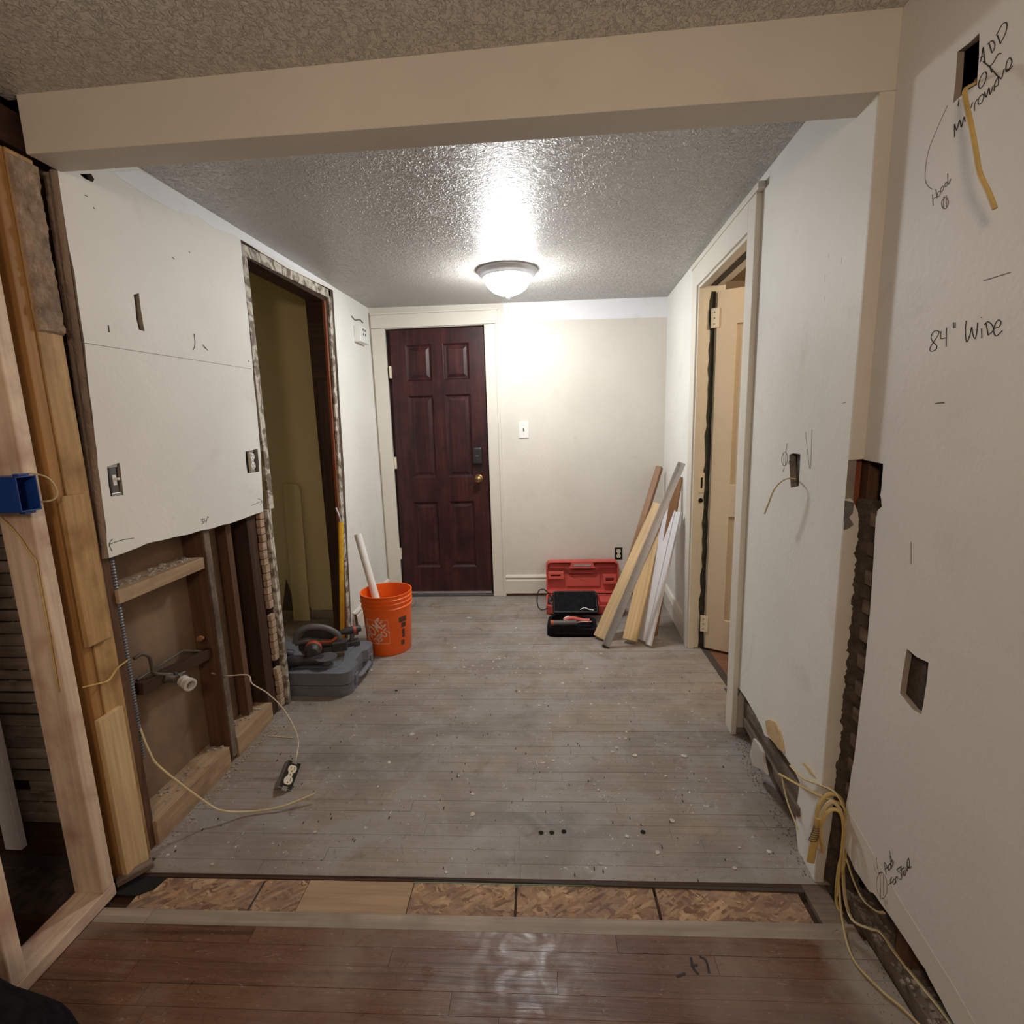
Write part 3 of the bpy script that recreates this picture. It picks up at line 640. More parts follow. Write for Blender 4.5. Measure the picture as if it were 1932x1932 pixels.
# ---- old lath wall facing the camera, left of the opening
lw = thing('wall_lath', 'old grey lath wall behind the new studs', None, (-1.9, 1.37, 0), kind='structure')
mb().lo((-2.6, 1.40, -.02), (-1.42, 1.42, 2.3)).build('wall_core', 'lumber_dark', lw)
z = .12; i = 0
while z < 2.2:
    r = random.Random(700+i); g = r.choice((.002, .002, .004, .007))
    for (a, b) in ((-2.55, r.uniform(-2.1, -1.95)), (None, -1.425)):
        if a is None: a = last+.003
        last = b
        if b > -1.76 and .20 < z < .27 and a is not None:
            bar('lath', (a, 1.37, z), (-1.775, 1.37, z), .008, .037-g, 'lath_old', lw, bevel=.0008); bar('lath', (-1.69, 1.37, z), (b, 1.37, z), .008, .037-g, 'lath_old', lw, bevel=.0008)
        else: bar('lath', (a, 1.37+r.uniform(-.003, .003), z+r.uniform(-.001, .001)), (b, 1.37+r.uniform(-.003, .003), z+r.uniform(-.002, .002)), .008, .037-g, 'lath_old', lw, bevel=.0008)
    z += .0385; i += 1
ky = mb(); r = random.Random(44)
for i in range(120):
    ky.box((r.uniform(-2.2, -1.43), 1.366, .12+r.randrange(0, 34)*.0385+.019), (r.uniform(.006, .03), .005, r.uniform(.002, .005)))
ky.build('plaster_keys', 'dust', lw, kind='stuff')
mb().lo((-2.6, 1.16, -.03), (-1.40, 1.40, -.012)).build('subfloor', 'rough_dark', lw)
axbox('sole_plate', (-2.5, 1.345, -.01), (-1.42, 1.40, .10), 'lumber_dark', lw, grain='x')
axbox('top_plate', (-2.5, 1.30, 2.07), (-1.335, 1.40, 2.16), 'lumber_dark', lw, grain='x')

# ================================================================ THINGS
# ---- post of old and new timber at the left of the opening
po = thing('timber_post', 'yellow pine post patched with short boards beside the plasterboard', 'post', (-1.35, 1.32, 0))
axbox('post_board', (-1.400, 1.268, .0), (-1.322, 1.300, 2.05), 'lumber_orange', po); axbox('post_board', (-1.400, 1.302, .0), (-1.318, 1.372, 2.05), 'lumber_yellow', po)
axbox('patch_board', (-1.318, 1.262, .0), (-1.302, 1.345, .535), 'lumber_pale', po, label='pale lowest patch board'); axbox('patch_board', (-1.318, 1.272, .755), (-1.303, 1.352, 1.185), 'lumber_yellow', po)
pl = mb()
G_ = 26; H_ = 70; vs = []; fs = []
from mathutils import noise as mnoise
for j in range(H_):
    for i in range(G_):
        y0 = 1.302+.074*i/(G_-1); z0 = 1.615+.425*j/(H_-1); e = 0 if (i in (0, G_-1) or j in (0, H_-1)) else 1
        q = V((y0*60, z0*34, z0*10)); vs.append((-1.3185+e*(.007+.008*abs(mnoise.noise(q))+.004*mnoise.noise(q*2.3)), y0, z0))
for j in range(H_-1):
    for i in range(G_-1): a = j*G_+i; fs.append((a, a+1, a+1+G_, a+G_))
pl.add(vs, fs).build('mortar_patch', 'plaster_rough', po, smooth=True, label='lumpy brown mortar near the top')
# ---- new stud wall
sw = thing('stud_wall', 'new pinkish stud frame standing on the hardwood floor', 'stud wall', (-1.348, 1.0, 0))
axbox('bottom_plate', (-1.393, -2.0, 0), (-1.303, 1.2215, .040), 'lumber_pink', sw, .003, 'y')
for y0 in (1.182, .925, .52, .12, -.3):
    axbox('stud', (-1.393, y0-.0, .040), (-1.303, y0+.038, 2.17), 'lumber_pink', sw, .003)
axbox('top_plate', (-1.393, -2.0, 2.170), (-1.347, 1.2215, 2.20), 'lumber_pink', sw, .003, 'y')
xa, xb = atY(0, 1400, 1.32).x-.05, atY(40, 1570, 1.32).x; tag(axbox('white_board', (xa, 1.31, .05), (xb, 1.33, .56), 'panel_white', None), 'short off-white board standing against the old grey laths', 'board')
# ---- blue electrical box
bb = thing('electrical_box', 'blue plastic electrical box nailed to the new end stud', 'electrical box', (-1.35, 1.14, 1.14))
x1 = atY(74, 930, 1.181).x; x0, y0, y1 = -1.39, atX(34, 932, x1).y, 1.181; z0, z1 = atX(37, 968, x1).z, atX(28, 900, x1).z
sh = mb().lo((x0, y0, z0), (x1, y0+.003, z1)).lo((x0, y1-.003, z0), (x1, y1, z1)).lo((x0, y0, z0), (x1, y1, z0+.003)).lo((x0, y0, z1-.003), (x1, y1, z1)).lo((x0, y0, z0), (x0+.003, y1, z1))
sh.build('box_shell', 'blue_plastic', bb, .0008)
for za, zb in ((z1, z1+.006), (z0-.006, z0)): mb().lo((x1-.02, y0+.012, za), (x1-.004, y1-.012, zb)).build('screw_lug', 'blue_plastic', bb, .001)
def cable(name, pts, r, mat, label, group=None, flat=.6, cat='cable', sub=6):
    return MB().tube(pts, r, 8, sub, flat).build(name, mat, None, smooth=True, label=label, cat=cat, group=group)
cable('electrical_cable', [atX(35, 897, -1.33), atX(60, 893, -1.30), atX(92, 903, -1.285), atX(107, 925, -1.28), atX(104, 940, -1.285), atX(85, 946, -1.295), atX(42, 947, -1.325)], .0035, 'cable_pale', 'pale cable looping out of the blue electrical box')
cable('electrical_cable', [atY(0, 975, 1.165), atY(30, 1005, 1.172), atY(58, 1045, 1.176), atY(68, 1060, 1.176), atY(75, 1100, 1.176), atY(90, 1180, 1.177), atY(102, 1250, 1.177), atY(111, 1305, 1.178)], .003, 'cable_yellow', 'thin yellow cable stapled down the face of the new stud')
# ---- cables, conduit and pipes in the left wall cavity
cable('electrical_cable', [atX(155, 1297, -1.315), atX(185, 1290, -1.295), atX(205, 1283, -1.29), atX(220, 1262, -1.30), atX(240, 1246, -1.325)], .0035, 'cable_yellow', 'yellow cable crossing the pine post at mid height', cat='cable')
cable('electrical_cable', [atX(255, 1335, -1.35), atX(265, 1375, -1.335), atX(283, 1420, -1.31), atX(305, 1450, -1.29), V((-1.20, 1.50, .075)), V((-1.15, 1.512, .038)), atZ(470, 1531, .012), atZ(530, 1522, .014), atZ(595, 1497, .03)], .0042, 'cable_pale', 'long pale cable sweeping from the wall cavity over the grey floor')
cv = mb(); top = V((-1.333, 1.418, 1.0)); bot = V((-1.345, 1.425, .30)); nring = 74; pr = []
for i in range(nring*2+1):
    t = i/(nring*2); pr.append((.0118 if i % 2 else .0092, t*(bot-top).length))
Mq = Matrix.Translation(top) @ (bot-top).to_track_quat('Z', 'Y').to_matrix().to_4x4()
cv.lathe(pr, 12, M=Mq).build('flexible_conduit', 'flex_steel', smooth=True, label='dark ribbed flexible conduit hanging in the wall cavity', cat='conduit')
dp = thing('drain_pipe', 'dark old pipes ending in a white plastic fitting in the wall cavity', 'pipe', (-1.36, 1.6, .42))
bar('pipe_support', atX(262, 1300, XL-.055), atX(412, 1222, XL-.055), .03, .040, 'lumber_dark', dp)
mb().lo((0, 0, 0), (.001, .001, .001))
pt0, pt1 = atX(300, 1278, -1.355), atX(357, 1282, -1.30)
ax = (V((.10, -.045, -.012))).normalized(); base = atX(340, 1282, -1.325)
mb().cyl(atX(268, 1300, -1.36), atX(345, 1258, -1.36), .014).build('iron_pipe', 'pipe_dark', dp, smooth=True)
mb().cyl(atX(308, 1279, -1.35), base, .013).build('stub', 'pipe_dark', dp, smooth=True)
Mf = Matrix.Translation(base) @ ax.to_track_quat('Z', 'Y').to_matrix().to_4x4()
mb().lathe([(.0145, 0), (.0145, .014), (.020, .016), (.020, .036), (.0165, .040), (.0165, .045), (.0225, .050), (.0225, .062), (.0195, .064), (.0145, .064), (.0135, .03)], 24, M=Mf).build('white_fitting', 'pvc_dirty', dp, smooth=True, label='white plastic fitting')
cl_ = mb().lathe([(.0225, .006), (.0225, .013), (.0205, .013), (.0205, .006)], 24, M=Mf); cl_.box((-.004, .024, .010), (.008, .012, .010), Mf); cl_.cyl(Mf @ V((-.012, .028, .01)), Mf @ V((.014, .028, .01)), .003, 8)
cl_.build('hose_clamp', 'steel', dp)
cl2 = mb(); Mg = Mf @ Matrix.Translation((0, 0, -.022)); cl2.lathe([(.018, .0), (.018, .008), (.015, .008), (.015, 0)], 24, M=Mg); cl2.box((-.004, .019, .004), (.008, .011, .009), Mg); cl2.build('hose_clamp', 'steel', dp)
mb().tube([atX(252, 1243, -1.37), atX(268, 1234, -1.36), atX(282, 1240, -1.35), atX(287, 1260, -1.35), atX(292, 1271, -1.35), atX(325, 1273, -1.345)], .0062, 10).build('bent_pipe', 'pipe_dark', dp, smooth=True)
mb().tube([atX(258, 1284, -1.385), atX(300, 1256, -1.385), atX(342, 1230, -1.375), atX(350, 1228, -1.37), atX(380, 1229, -1.365), atX(402, 1229, -1.36)], .0048, 10).build('bent_pipe', 'pipe_dark', dp, smooth=True)
mb().cyl(atX(392, 1229, -1.362), atX(411, 1229, -1.352), .009).build('valve_cap', 'steel', dp, smooth=True)
mb().lathe([(.010, 0), (.012, .01), (.006, .022), (0, .024)], 12, M=Matrix.Translation(atX(374, 1206, -1.36)) @ Matrix.Rotation(1.3, 4, 'Y')).build('pipe_stub', 'stick_brown', dp, smooth=True)
# ---- dangling outlet and its cable
oc = atZ(547, 1462, .045)
def outlet_face(parent, M, mat='ivory', s=1.):
    f = mb()
    for dz in (-.020, .020):
        ppp = [(.016*math.cos(a)*(1.0), dz+max(-.0135, min(.0135, .0165*math.sin(a)))) for a in [i*math.pi/12 for i in range(24)]]
        f.prism(ppp, lambda u, v, t: tuple(M @ V((u, t, v))), -.006, 0)
    f.lo((-.0085, -.005, -.034), (.0085, 0, .034), M)
    fo = f.build('receptacle', mat, parent, .0008)
    sl_ = mb()
    for dz in (-.020, .020):
        sl_.lo((-.0075, -.0066, dz-.001), (-.0052, -.0058, dz+.008), M).lo((.0052, -.0066, dz), (.0072, -.0058, dz+.007), M); sl_.lathe([(.0027, 0), (.0027, .0008)], 10, (0, 0, 0), M @ Matrix.Translation((0, -.0058, dz-.0075)) @ Matrix.Rotation(math.pi/2, 4, 'X'))
    sl_.lathe([(.0025, 0), (.0025, .0008)], 10, (0, 0, 0), M @ Matrix.Translation((0, -.005, 0)) @ Matrix.Rotation(math.pi/2, 4, 'X'))
    sl_.build('slots', 'black_plastic', parent)
ob = thing('loose_outlet', 'duplex outlet in a steel box hanging by its cable above the floor', 'outlet', oc)
# local frame: x across, z along the long side, -y towards the face normal
zl = (atZ(560, 1438, .085)-atZ(540, 1490, .03)).normalized(); fn = V((.62, -.62, .46)); fn = (fn-zl*fn.dot(zl)).normalized(); xl_ = zl.cross(fn)
Mo = Matrix((-xl_, -fn, zl)).transposed().to_4x4(); Mo.translation = oc
mb().lo((-.026, .0, -.049), (-.0245, .048, .049), Mo).lo((.0245, .0, -.049), (.026, .048, .049), Mo).lo((-.026, 0, -.049), (.026, .048, -.0475), Mo).lo((-.026, 0, .0475), (.026, .048, .049), Mo).lo((-.026, .0465, -.049), (.026, .048, .049), Mo).build('steel_box', 'steel', ob, .0006)
mb().lo((-.023, .004, -.047), (.023, .030, .047), Mo).build('device_body', 'black_plastic', ob, .002)
outlet_face(ob, Mo @ Matrix.Translation((0, .001, 0)))
for za in (.040, -.056): mb().lo((-.010, -.001, za), (.010, .001, za+.016), Mo).build('yoke', 'steel', ob, .0006)
cable('electrical_cable', [atX(400, 1270, -1.35), atX(418, 1275, -1.34), V(atX(432, 1275, -1.29)), atX(468, 1274, -1.24), atX(476, 1290, -1.20), atX(505, 1308, -1.15), atX(535, 1338, -1.10), atX(556, 1375, -1.04), atX(563, 1400, -1.02), atX(560, 1425, -1.005), oc+zl*.052], .0038, 'cable_white', 'cream cable curving from the wall cavity down to the loose outlet')
# ---- switch and outlet left bare in the left wall
def bare(px, py, label, cat, kind):
    y0, z0 = L(px, py); t = thing(kind, label, cat, (XL, y0, z0))
    M = Matrix.Translation((XL-.004, y0, z0)) @ Matrix.Rotation(math.pi/2, 4, 'Z')
    mb().lo((-.030, .008, -.062), (.030, .045, .062), M).build('wall_box', 'void_black', t)
    mb().lo((-.013, -.002, -.050), (.013, .010, .050), M).build('device_body', 'tool_grey' if kind == 'toggle_switch' else 'ivory', t, .003)
    for za in (.038, -.054): mb().lo((-.018, -.003, za), (.018, -.001, za+.016), M).build('yoke', 'steel', t, .002)
    return t, M
t, M = bare(217, 906, 'bare toggle switch without a cover in the white wall near the post', 'switch', 'toggle_switch')
mb().lo((-.006, -.004, -.016), (.006, -.001, .016), M).lo((-.004, -.018, .0), (.004, 0, .007), M).build('toggle', 'white_plastic', t, .001)
t, M = bare(476, 870, 'bare outlet without a cover beside the closet doorway', 'outlet', 'wall_outlet'); outlet_face(t, M @ Matrix.Translation((0, -.002, 0)), 'white_plastic')
# ---- chime box on the left wall
ch = thing('chime_box', 'white plastic box with four slots high on the left wall', 'box', (XL, 3.62, 1.93))
mb().lo((XL, 3.555, 1.935), (XL+.045, 3.70, 2.035)).lo((XL, 3.55, 1.925), (XL+.050, 3.71, 1.937)).build('housing', 'white_plastic', ch, .004)
s_ = mb()
for dy in (-.025, .015):
    for dz in (-.012, .018): s_.lo((XL+.0445, 3.63+dy, 1.985+dz), (XL+.0458, 3.645+dy, 2.0+dz))
s_.build('slots', 'black_plastic', ch, kind='stuff')
mb().tube([atX(663, 597, XL+.001), atX(670, 604, XL+.001), atX(678, 603, XL+.001), atX(684, 609, XL+.001)], .008, 6, 4, .5).build('dark_smudge', 'chip_grey', wl)
# ---- ceiling lamp
lx, ly, lz = -.214, 3.06, 2.187
la = thing('ceiling_light', 'lit flush dome ceiling light with a nickel rim in the hall', 'lamp', (lx, ly, lz-.15))
Ml = Matrix.Translation((lx, ly, lz+.01)) @ Matrix.Rotation(math.pi, 4, 'X')
mb().lathe([(.168, 0), (.170, .012), (.163, .020), (.158, .030), (.148, .036), (.140, .046), (.134, .047), (.134, .02)], 48, M=Ml).build('rim', 'nickel', la, smooth=True)
mb().lathe([(.1335, .043), (.128, .066), (.112, .092), (.085, .116), (.050, .132), (.018, .139), (0, .140)], 20, M=Ml).build('glass_dome', 'lamp_glass', la, smooth=True)
mb().lathe([(.012, .138), (.013, .143), (.008, .147), (.010, .153), (.005, .160), (0, .162)], 16, M=Ml).build('finial', 'nickel', la, smooth=True)
# ---- light switch and outlet on the end wall
p = atY(988, 811, YB); sp = thing('light_switch', 'white toggle switch plate right of the entrance door', 'switch', (p.x, YB, p.z-.06))
mb().lo((p.x-.037, YB-.006, p.z-.062), (p.x+.037, YB, p.z+.062)).build('cover_plate', 'white_plastic', sp, .003)
mb().lo((p.x-.005, YB-.014, p.z-.006), (p.x+.005, YB-.005, p.z+.011)).build('toggle', 'tool_grey', sp, .001); 
for za in (.028, -.032): mb().lo((p.x-.002, YB-.007, p.z+za), (p.x+.002, YB-.0055, p.z+za+.004)).build('screw', 'steel', sp)
p = atY(1167, 1044, YB); op = thing('wall_outlet', 'cream duplex outlet in an open black box low on the end wall', 'outlet', (p.x, YB, p.z-.05))
mb().lo((p.x-.029, YB-.003, p.z-.047), (p.x+.029, YB-.0005, p.z+.047)).build('wall_box', 'void_black', op)
outlet_face(op, Matrix.Translation((p.x, YB-.004, p.z)))
# ---- skirting boards
bk = thing('baseboard_back', 'cream moulded skirting along the end wall', None, (.2, YB, 0), kind='structure')
prof = [(0, .022), (.018, .022), (.018, .125), (.012, .135), (.012, .146), (.020, .152), (.014, .164), (0, .170)]
mb().prism(prof, lambda u, v, t: (t, YB-u, v), -.352, .855).build('skirting_board', 'paint_trim', bk)
mb().lo((-.352, YB-.008, 0), (.855, YB, .022)).build('shadow_gap', 'lumber_old', bk)
br = thing('baseboard_right', 'cream moulded skirting by the leaning boards', None, (.84, 3.4, 0), kind='structure')
mb().prism(prof, lambda u, v, t: (XR(t)-u, t, v-.02), 3.035, 3.884).build('skirting_board', 'paint_trim', br)
bl = thing('baseboard_left', 'short cream skirting behind the orange bucket', None, (XL, 3.5, 0), kind='structure')
mb().prism(prof, lambda u, v, t: (XL+u, t, v-.02), 3.12, 3.884).build('skirting_board', 'paint_trim', bl)
mb().tube([(XL+.024, 3.115, .0), (XL+.026, 3.118, .08), (XL+.022, 3.115, .14)], .008, 6, 4).build('broken_end', 'lumber_old', bl)
# ---- bucket with its print, and the pipe standing in it
BX, BY = -1.000, 2.925
bu = thing('bucket', 'orange plastic bucket with white stencilled logo, holding a white pipe', 'bucket', (BX, BY, 0))
r0, r1, hh = .131, .148, .368
outp = [(0, .004), (r0-.004, 0), (r0, .006), (.1455, .285), (.152, .286), (.152, .291), (.1465, .296), (.1465, .315), (.153, .316), (.153, .321), (.1475, .325), (.1475, .338), (.154, .340), (.154, .346), (.149, .350), (.150, .362), (.154, .366), (.154, .370), (.146, .370), (.143, .34), (.128, .012), (0, .012)]
mb().lathe(outp, 64).build('bucket_shell', 'orange_plastic', bu, smooth=True, local=True)
hd = mb(); pts = []
for i in range(17):
    a = math.pi*i/16; pts.append(V((.150*math.cos(a), 0, 0))+V((0, -.03, -.155))*math.sin(a))
Mh = Matrix.Rotation(-1.0, 4, 'Z')
Mh = Matrix.Rotation(math.radians(20), 4, 'Z')
hp = [Mh @ (V((.158*math.cos(a), .158*math.sin(a), .305-.05*abs(math.sin(a))))) for a in [math.radians(-20+i*200/20) for i in range(21)]]
# wire bail hanging down behind, its right end showing
hp = [V((.160*math.cos(a), .160*math.sin(a), .300-.13*max(0., math.sin(math.pi*(i/20))))) for i, a in enumerate([math.radians(8+i*170/20) for i in range(21)])]
hp = [V((p.x*1.08, p.y*1.08, p.z)) for p in hp]
hd.tube(hp, .0022, 8, 2).build('wire_handle', 'steel', bu, smooth=True, local=True)
def wrap_text(s, size, M2, ang0, z0, parent, name, mat, shear=0., extrude=.0, off=.012):
    cu = bpy.data.curves.new('txt', 'FONT'); cu.body = s; cu.size = size; cu.offset = off*size; cu.align_x = 'CENTER'; cu.align_y = 'CENTER'; cu.resolution_u = 3; cu.space_character = .95; cu.space_line = .72
    to = bpy.data.objects.new('txt', cu); C.objects.link(to); bpy.context.view_layer.update()
    me = bpy.data.meshes.new_from_object(to.evaluated_get(bpy.context.evaluated_depsgraph_get()))
    bpy.data.objects.remove(to)
    bm = bmesh.new(); bm.from_mesh(me)
    for v in bm.verts:
        q = M2 @ V((v.co.x, v.co.y, 0)); rr = r0+(.1455-r0)*((z0+q.y)/.285)+.0009; a = ang0+q.x/rr
        v.co = V((rr*math.cos(a), rr*math.sin(a), z0+q.y))
    bm.to_mesh(me); bm.free(); me.materials.clear(); me.materials.append(MATS[mat]); me.name = name
    o = bpy.data.objects.new(name, me); C.objects.link(o); o.parent = parent; return o
A0 = math.radians(-102)
Mt = Matrix.Rotation(math.radians(42), 4, 'Z') @ Matrix.Diagonal((.86, 1.3, 1, 1))
wrap_text('THE', .026, Mt @ Matrix.Translation((-.034, .052, 0)), A0, .155, bu, 'printed_logo', 'print_white')
wrap_text('HOME', .070, Mt @ Matrix.Translation((-.004, .016, 0)), A0, .155, bu, 'printed_logo', 'print_white', off=.015)
wrap_text('DEPOT', .045, Mt @ Matrix.Translation((.004, -.031, 0)), A0, .155, bu, 'printed_logo', 'print_white', off=.015)
fr = mb(); hs = .074
def onb(u, v, e=.0009):
    rr = r0+(.1455-r0)*((.155+v)/.285)+e; a = A0+u/rr; return V((rr*math.cos(a), rr*math.sin(a), .155+v))
for (ua, va, ub, vb) in ((-hs, -hs, hs, -hs), (hs, -hs, hs, hs), (hs, hs, -hs, hs), (-hs, hs, -hs, -hs)):
    fr.tube([onb(ua+(ub-ua)*i/8, va+(vb-va)*i/8, .0004) for i in range(9)], .0011, 4, 1)
fr.build('logo_border', 'print_white', bu, local=True)
wt = mb()
for (a0, a1, z0, z1) in ((-46, -24, .20, .232), (-40, -26, .165, .195), (-38, -30, .10, .155), (-42, -32, .055, .085)):
    n_ = 5
    vs = []
    for i in range(n_+1):
        a = math.radians(a0+(a1-a0)*i/n_)
        for z in (z0, z1): rr = r0+(.1455-r0)*(z/.285)+.0008; vs.append((rr*math.cos(a), rr*math.sin(a), z))
    wt.add(vs, [(2*i, 2*i+2, 2*i+3, 2*i+1) for i in range(n_)])
wt.build('warning_print', 'print_dark', bu, local=True)
P1 = atY(675, 1008, 3.05); P0 = V((-1.102, 2.987, .36)); P0 = P1+(P0-P1)*((P1.z-.016)/(P1.z-.36)); ax = (P1-P0).normalized()
Mp = Matrix.Translation(P0) @ ax.to_track_quat('Z', 'Y').to_matrix().to_4x4(); Lp = (P1-P0).length
mb().lathe([(.0235, 0), (.0235, Lp), (.0200, Lp), (.0200, .01), (.0, .01)], 28, M=Mp).build('plastic_pipe', 'white_plastic', smooth=True, label='white plastic pipe standing in the orange bucket', cat='pipe')
# ---- grey tool case in the closet doorway
gc = thing('tool_case', 'closed grey plastic tool case lying in the closet doorway', 'tool case', (-1.31, 2.52, 0))
def rrect(x0, x1, y0, y1, r, n=6):
    out = []
    for cx, cy, a0 in ((x1-r, y1-r, 0), (x0+r, y1-r, 90), (x0+r, y0+r, 180), (x1-r, y0+r, 270)):
        for i in range(n+1): a = math.radians(a0+90*i/n); out.append((cx+r*math.cos(a), cy+r*math.sin(a)))
    return out
def notched(x0, x1, y0, y1, r, ya, yb_, d):
    pts = rrect(x0, x1, y0, y1, r); out = []
    for i, p in enumerate(pts):
        out.append(p)
        if i == len(pts)-1: out += [(x1, ya), (x1-d, ya+d*.8), (x1-d, yb_-d*.8), (x1, yb_)]
    return out
fnZ = lambda u, v, t: (u, v, t)
cx0, cx1, cy0, cy1 = -1.60, -1.022, 2.335, 2.735
ring = lambda e: [(a, b) for a, b in notched(cx0+e, cx1-e, cy0+e, cy1-e, .055, 2.465, 2.615, .026)]
mb().prism(ring(.004), fnZ, 0, .056).build('lower_shell', 'grey_case', gc, .006)
mb().prism(ring(.0), fnZ, .061, .128).build('upper_shell', 'grey_case', gc, .008)
mb().prism(ring(.010), fnZ, .055, .062).build('seam', 'black_plastic', gc)
mb().prism(rrect(cx0+.05, cx1-.09, cy0+.06, cy1-.06, .03), fnZ, .128, .134).build('lid_panel', 'grey_case', gc, .003)
mb().tube([(cx1-.01, 2.462, .05), (cx1+.004, 2.475, .05), (cx1+.006, 2.54, .05), (cx1+.004, 2.605, .05), (cx1-.01, 2.618, .05)], .014, 10, 4, .9).build('carry_handle', 'grey_case', gc, smooth=True)
for y0 in (2.425, 2.655): mb().lo((cx1-.006, y0-.018, .035), (cx1+.006, y0+.018, .085)).build('latch', 'grey_case', gc, .003)
# ---- circular saw on the case
sw_ = thing('circular_saw', 'dusty black and orange circular saw lying on the grey case', 'saw', (-1.25, 2.50, .134), .35)
q = sw_
mb().prism(rrect(-.15, .13, -.075, .065, .015), fnZ, 0, .004).build('base_plate', 'steel', q, .001, local=True)
mb().lathe([(.095, 0), (.095, .012)], 32, M=Matrix.Translation((.0, .042, .062)) @ Matrix.Rotation(math.pi/2, 4, 'X')).build('blade', 'steel', q, smooth=True, local=True)
gu = mb(); prf = [(.100*math.cos(a), .100*math.sin(a)) for a in [math.radians(-8+i*196/18) for i in range(19)]]
gu.prism(prf+[(-.10, -.02), (.10, -.02)], lambda u, v, t: (u, .022+t, .062+v), 0, .034).build('blade_guard', 'tool_dark', q, .004, local=True)
mb().lathe([(.0, 0), (.030, 0), (.040, .008), (.042, .07), (.038, .10), (.026, .115), (0, .115)], 24, M=Matrix.Translation((-.02, .02, .068)) @ Matrix.Rotation(math.pi/2, 4, 'X')).build('motor', 'tool_dark', q, smooth=True, local=True)
mb().lathe([(.043, .04), (.0435, .07), (.040, .075)], 24, M=Matrix.Translation((-.02, .02, .068)) @ Matrix.Rotation(math.pi/2, 4, 'X')).build('motor_band', 'tool_orange', q, smooth=True, local=True)
mb().tube([(-.11, 0, .10), (-.09, 0, .155), (-.03, 0, .178), (.05, 0, .160), (.105, 0, .115), (.10, 0, .075), (.03, 0, .085), (-.05, 0, .105), (-.11, 0, .10)], .0165, 12, 5).build('handle', 'tool_grey', q, smooth=True, local=True)
mb().tube([(.02, -.01, .092), (.07, -.012, .088), (.108, -.006, .112)], .009, 10, 5).build('trigger_grip', 'tool_orange', q, smooth=True, local=True)
mb().lathe([(.02, 0), (.024, .01), (.018, .05), (0, .055)], 18, M=Matrix.Translation((-.12, -.03, .05)) @ Matrix.Rotation(-1.2, 4, 'Y')).build('front_knob', 'tool_dark', q, smooth=True, local=True)
bt = mb().lo((.07, -.035, .03), (.15, .02, .085)).build('battery', 'tool_dark', q, .006, local=True)
mb().lo((.085, -.037, .05), (.135, -.0345, .072)).build('battery_label', 'tool_orange', bt, .001)
# cordless drill / battery behind and a sander in front
dr = thing('cordless_drill', 'dark cordless drill behind the circular saw on the grey case', 'drill', (-1.13, 2.665, .128), .6); dr.matrix_basis = dr.matrix_basis @ Matrix.Scale(.72, 4)
mb().lo((-.055, -.035, 0), (.055, .035, .045)).build('battery', 'tool_dark', dr, .008, local=True)
mb().tube([(0, 0, .045), (.004, 0, .08), (.01, 0, .11)], .019, 12, 4).build('grip', 'tool_grey', dr, smooth=True, local=True)
mb().lathe([(.0, 0), (.024, .0), (.030, .02), (.030, .11), (.022, .13), (.016, .165), (0, .165)], 20, M=Matrix.Translation((.075, 0, .128)) @ Matrix.Rotation(-math.pi/2, 4, 'Y')).build('motor_body', 'tool_dark', dr, smooth=True, local=True)
mb().lathe([(.0305, .04), (.0305, .06)], 20, M=Matrix.Translation((.075, 0, .128)) @ Matrix.Rotation(-math.pi/2, 4, 'Y')).build('collar', 'tool_orange', dr, smooth=True, local=True)
gr = thing('angle_grinder', 'black angle grinder lying in front of the saw on the grey case', 'grinder', (-1.27, 2.405, .134), .15)
mb().lathe([(0, 0), (.026, .0), (.032, .02), (.028, .06), (.023, .09), (.027, .16), (.022, .185), (0, .19)], 20, M=Matrix.Translation((-.10, 0, .030)) @ Matrix.Rotation(math.pi/2, 4, 'Y')).build('motor_body', 'tool_dark', gr, smooth=True, local=True)
mb().lathe([(.0, 0), (.022, 0), (.022, .03), (.055, .034), (.055, .038), (0, .038)], 24, M=Matrix.Translation((.10, 0, .006))).build('disc_head', 'tool_grey', gr, smooth=True, local=True)
# ---- yellow pry bar by the doorway
yb = thing('pry_bar', 'yellow bar with a worn grey hooked tip leaning on the closet jamb', 'pry bar', (-1.29, 3.0, 0))
pA, pB, pC = atY(646, 1190, 2.99), atY(643, 985, 3.02), atY(634, 958, 3.03)
mb().tube([V((pA.x, 2.97, .004)), pA, (pA+pB)/2, pB], .0155, 10, 4, .6).build('shaft', 'yellow_tool', yb, smooth=True)
mb().tube([pB, pB+(pC-pB)*.4+V((.003, 0, 0)), pC], .013, 10, 5, .5).build('hooked_tip', 'aluminium', yb, smooth=True)
cbp = thing('closet_board', 'tall ochre board with a rounded corner leaning inside the closet', 'board', (-1.75, 3.35, 0))
mb().prism([(-1.84, 0), (-1.72, 0), (-1.72, .93), (-1.725, .96), (-1.75, .975), (-1.84, .98)], lambda u, v, t: (u, 3.36+t+.05*v/1., v), 0, .012).build('board_panel', 'paint_closet', cbp)

# ---- red tool case, open
rc = thing('reciprocating_saw_case', 'open red plastic tool case against the end wall', 'tool case', (.25, 3.6, 0))
X0, X1 = -.035, .515; Y0, Y1 = 3.46, 3.715
ol = [(X0, .03), (X0, .235), (X0+.02, .262), (X1-.02, .262), (X1, .235), (X1, .03), (X1-.03, 0.005), (X0+.03, .005)]
fnRC = lambda u, v, t: (u, 3.775+.045*v/.26+t, .055+v*.93)
hol = [(X0+.19, .205), (X0+.205, .235), (X1-.205, .235), (X1-.19, .205)]
lid = mb().prism(ol, fnRC, .025, .034, [hol])
inner = [(a+(.012 if a < .24 else -.012), min(max(b, .012), .25)) for a, b in ol]
lid2 = mb().prism(ol, fnRC, -.028, .026, [inner]); lid.add([tuple(v) for v in lid2.v], lid2.f)
lid.build('lid', 'red_plastic', rc, .002)
dk = mb()
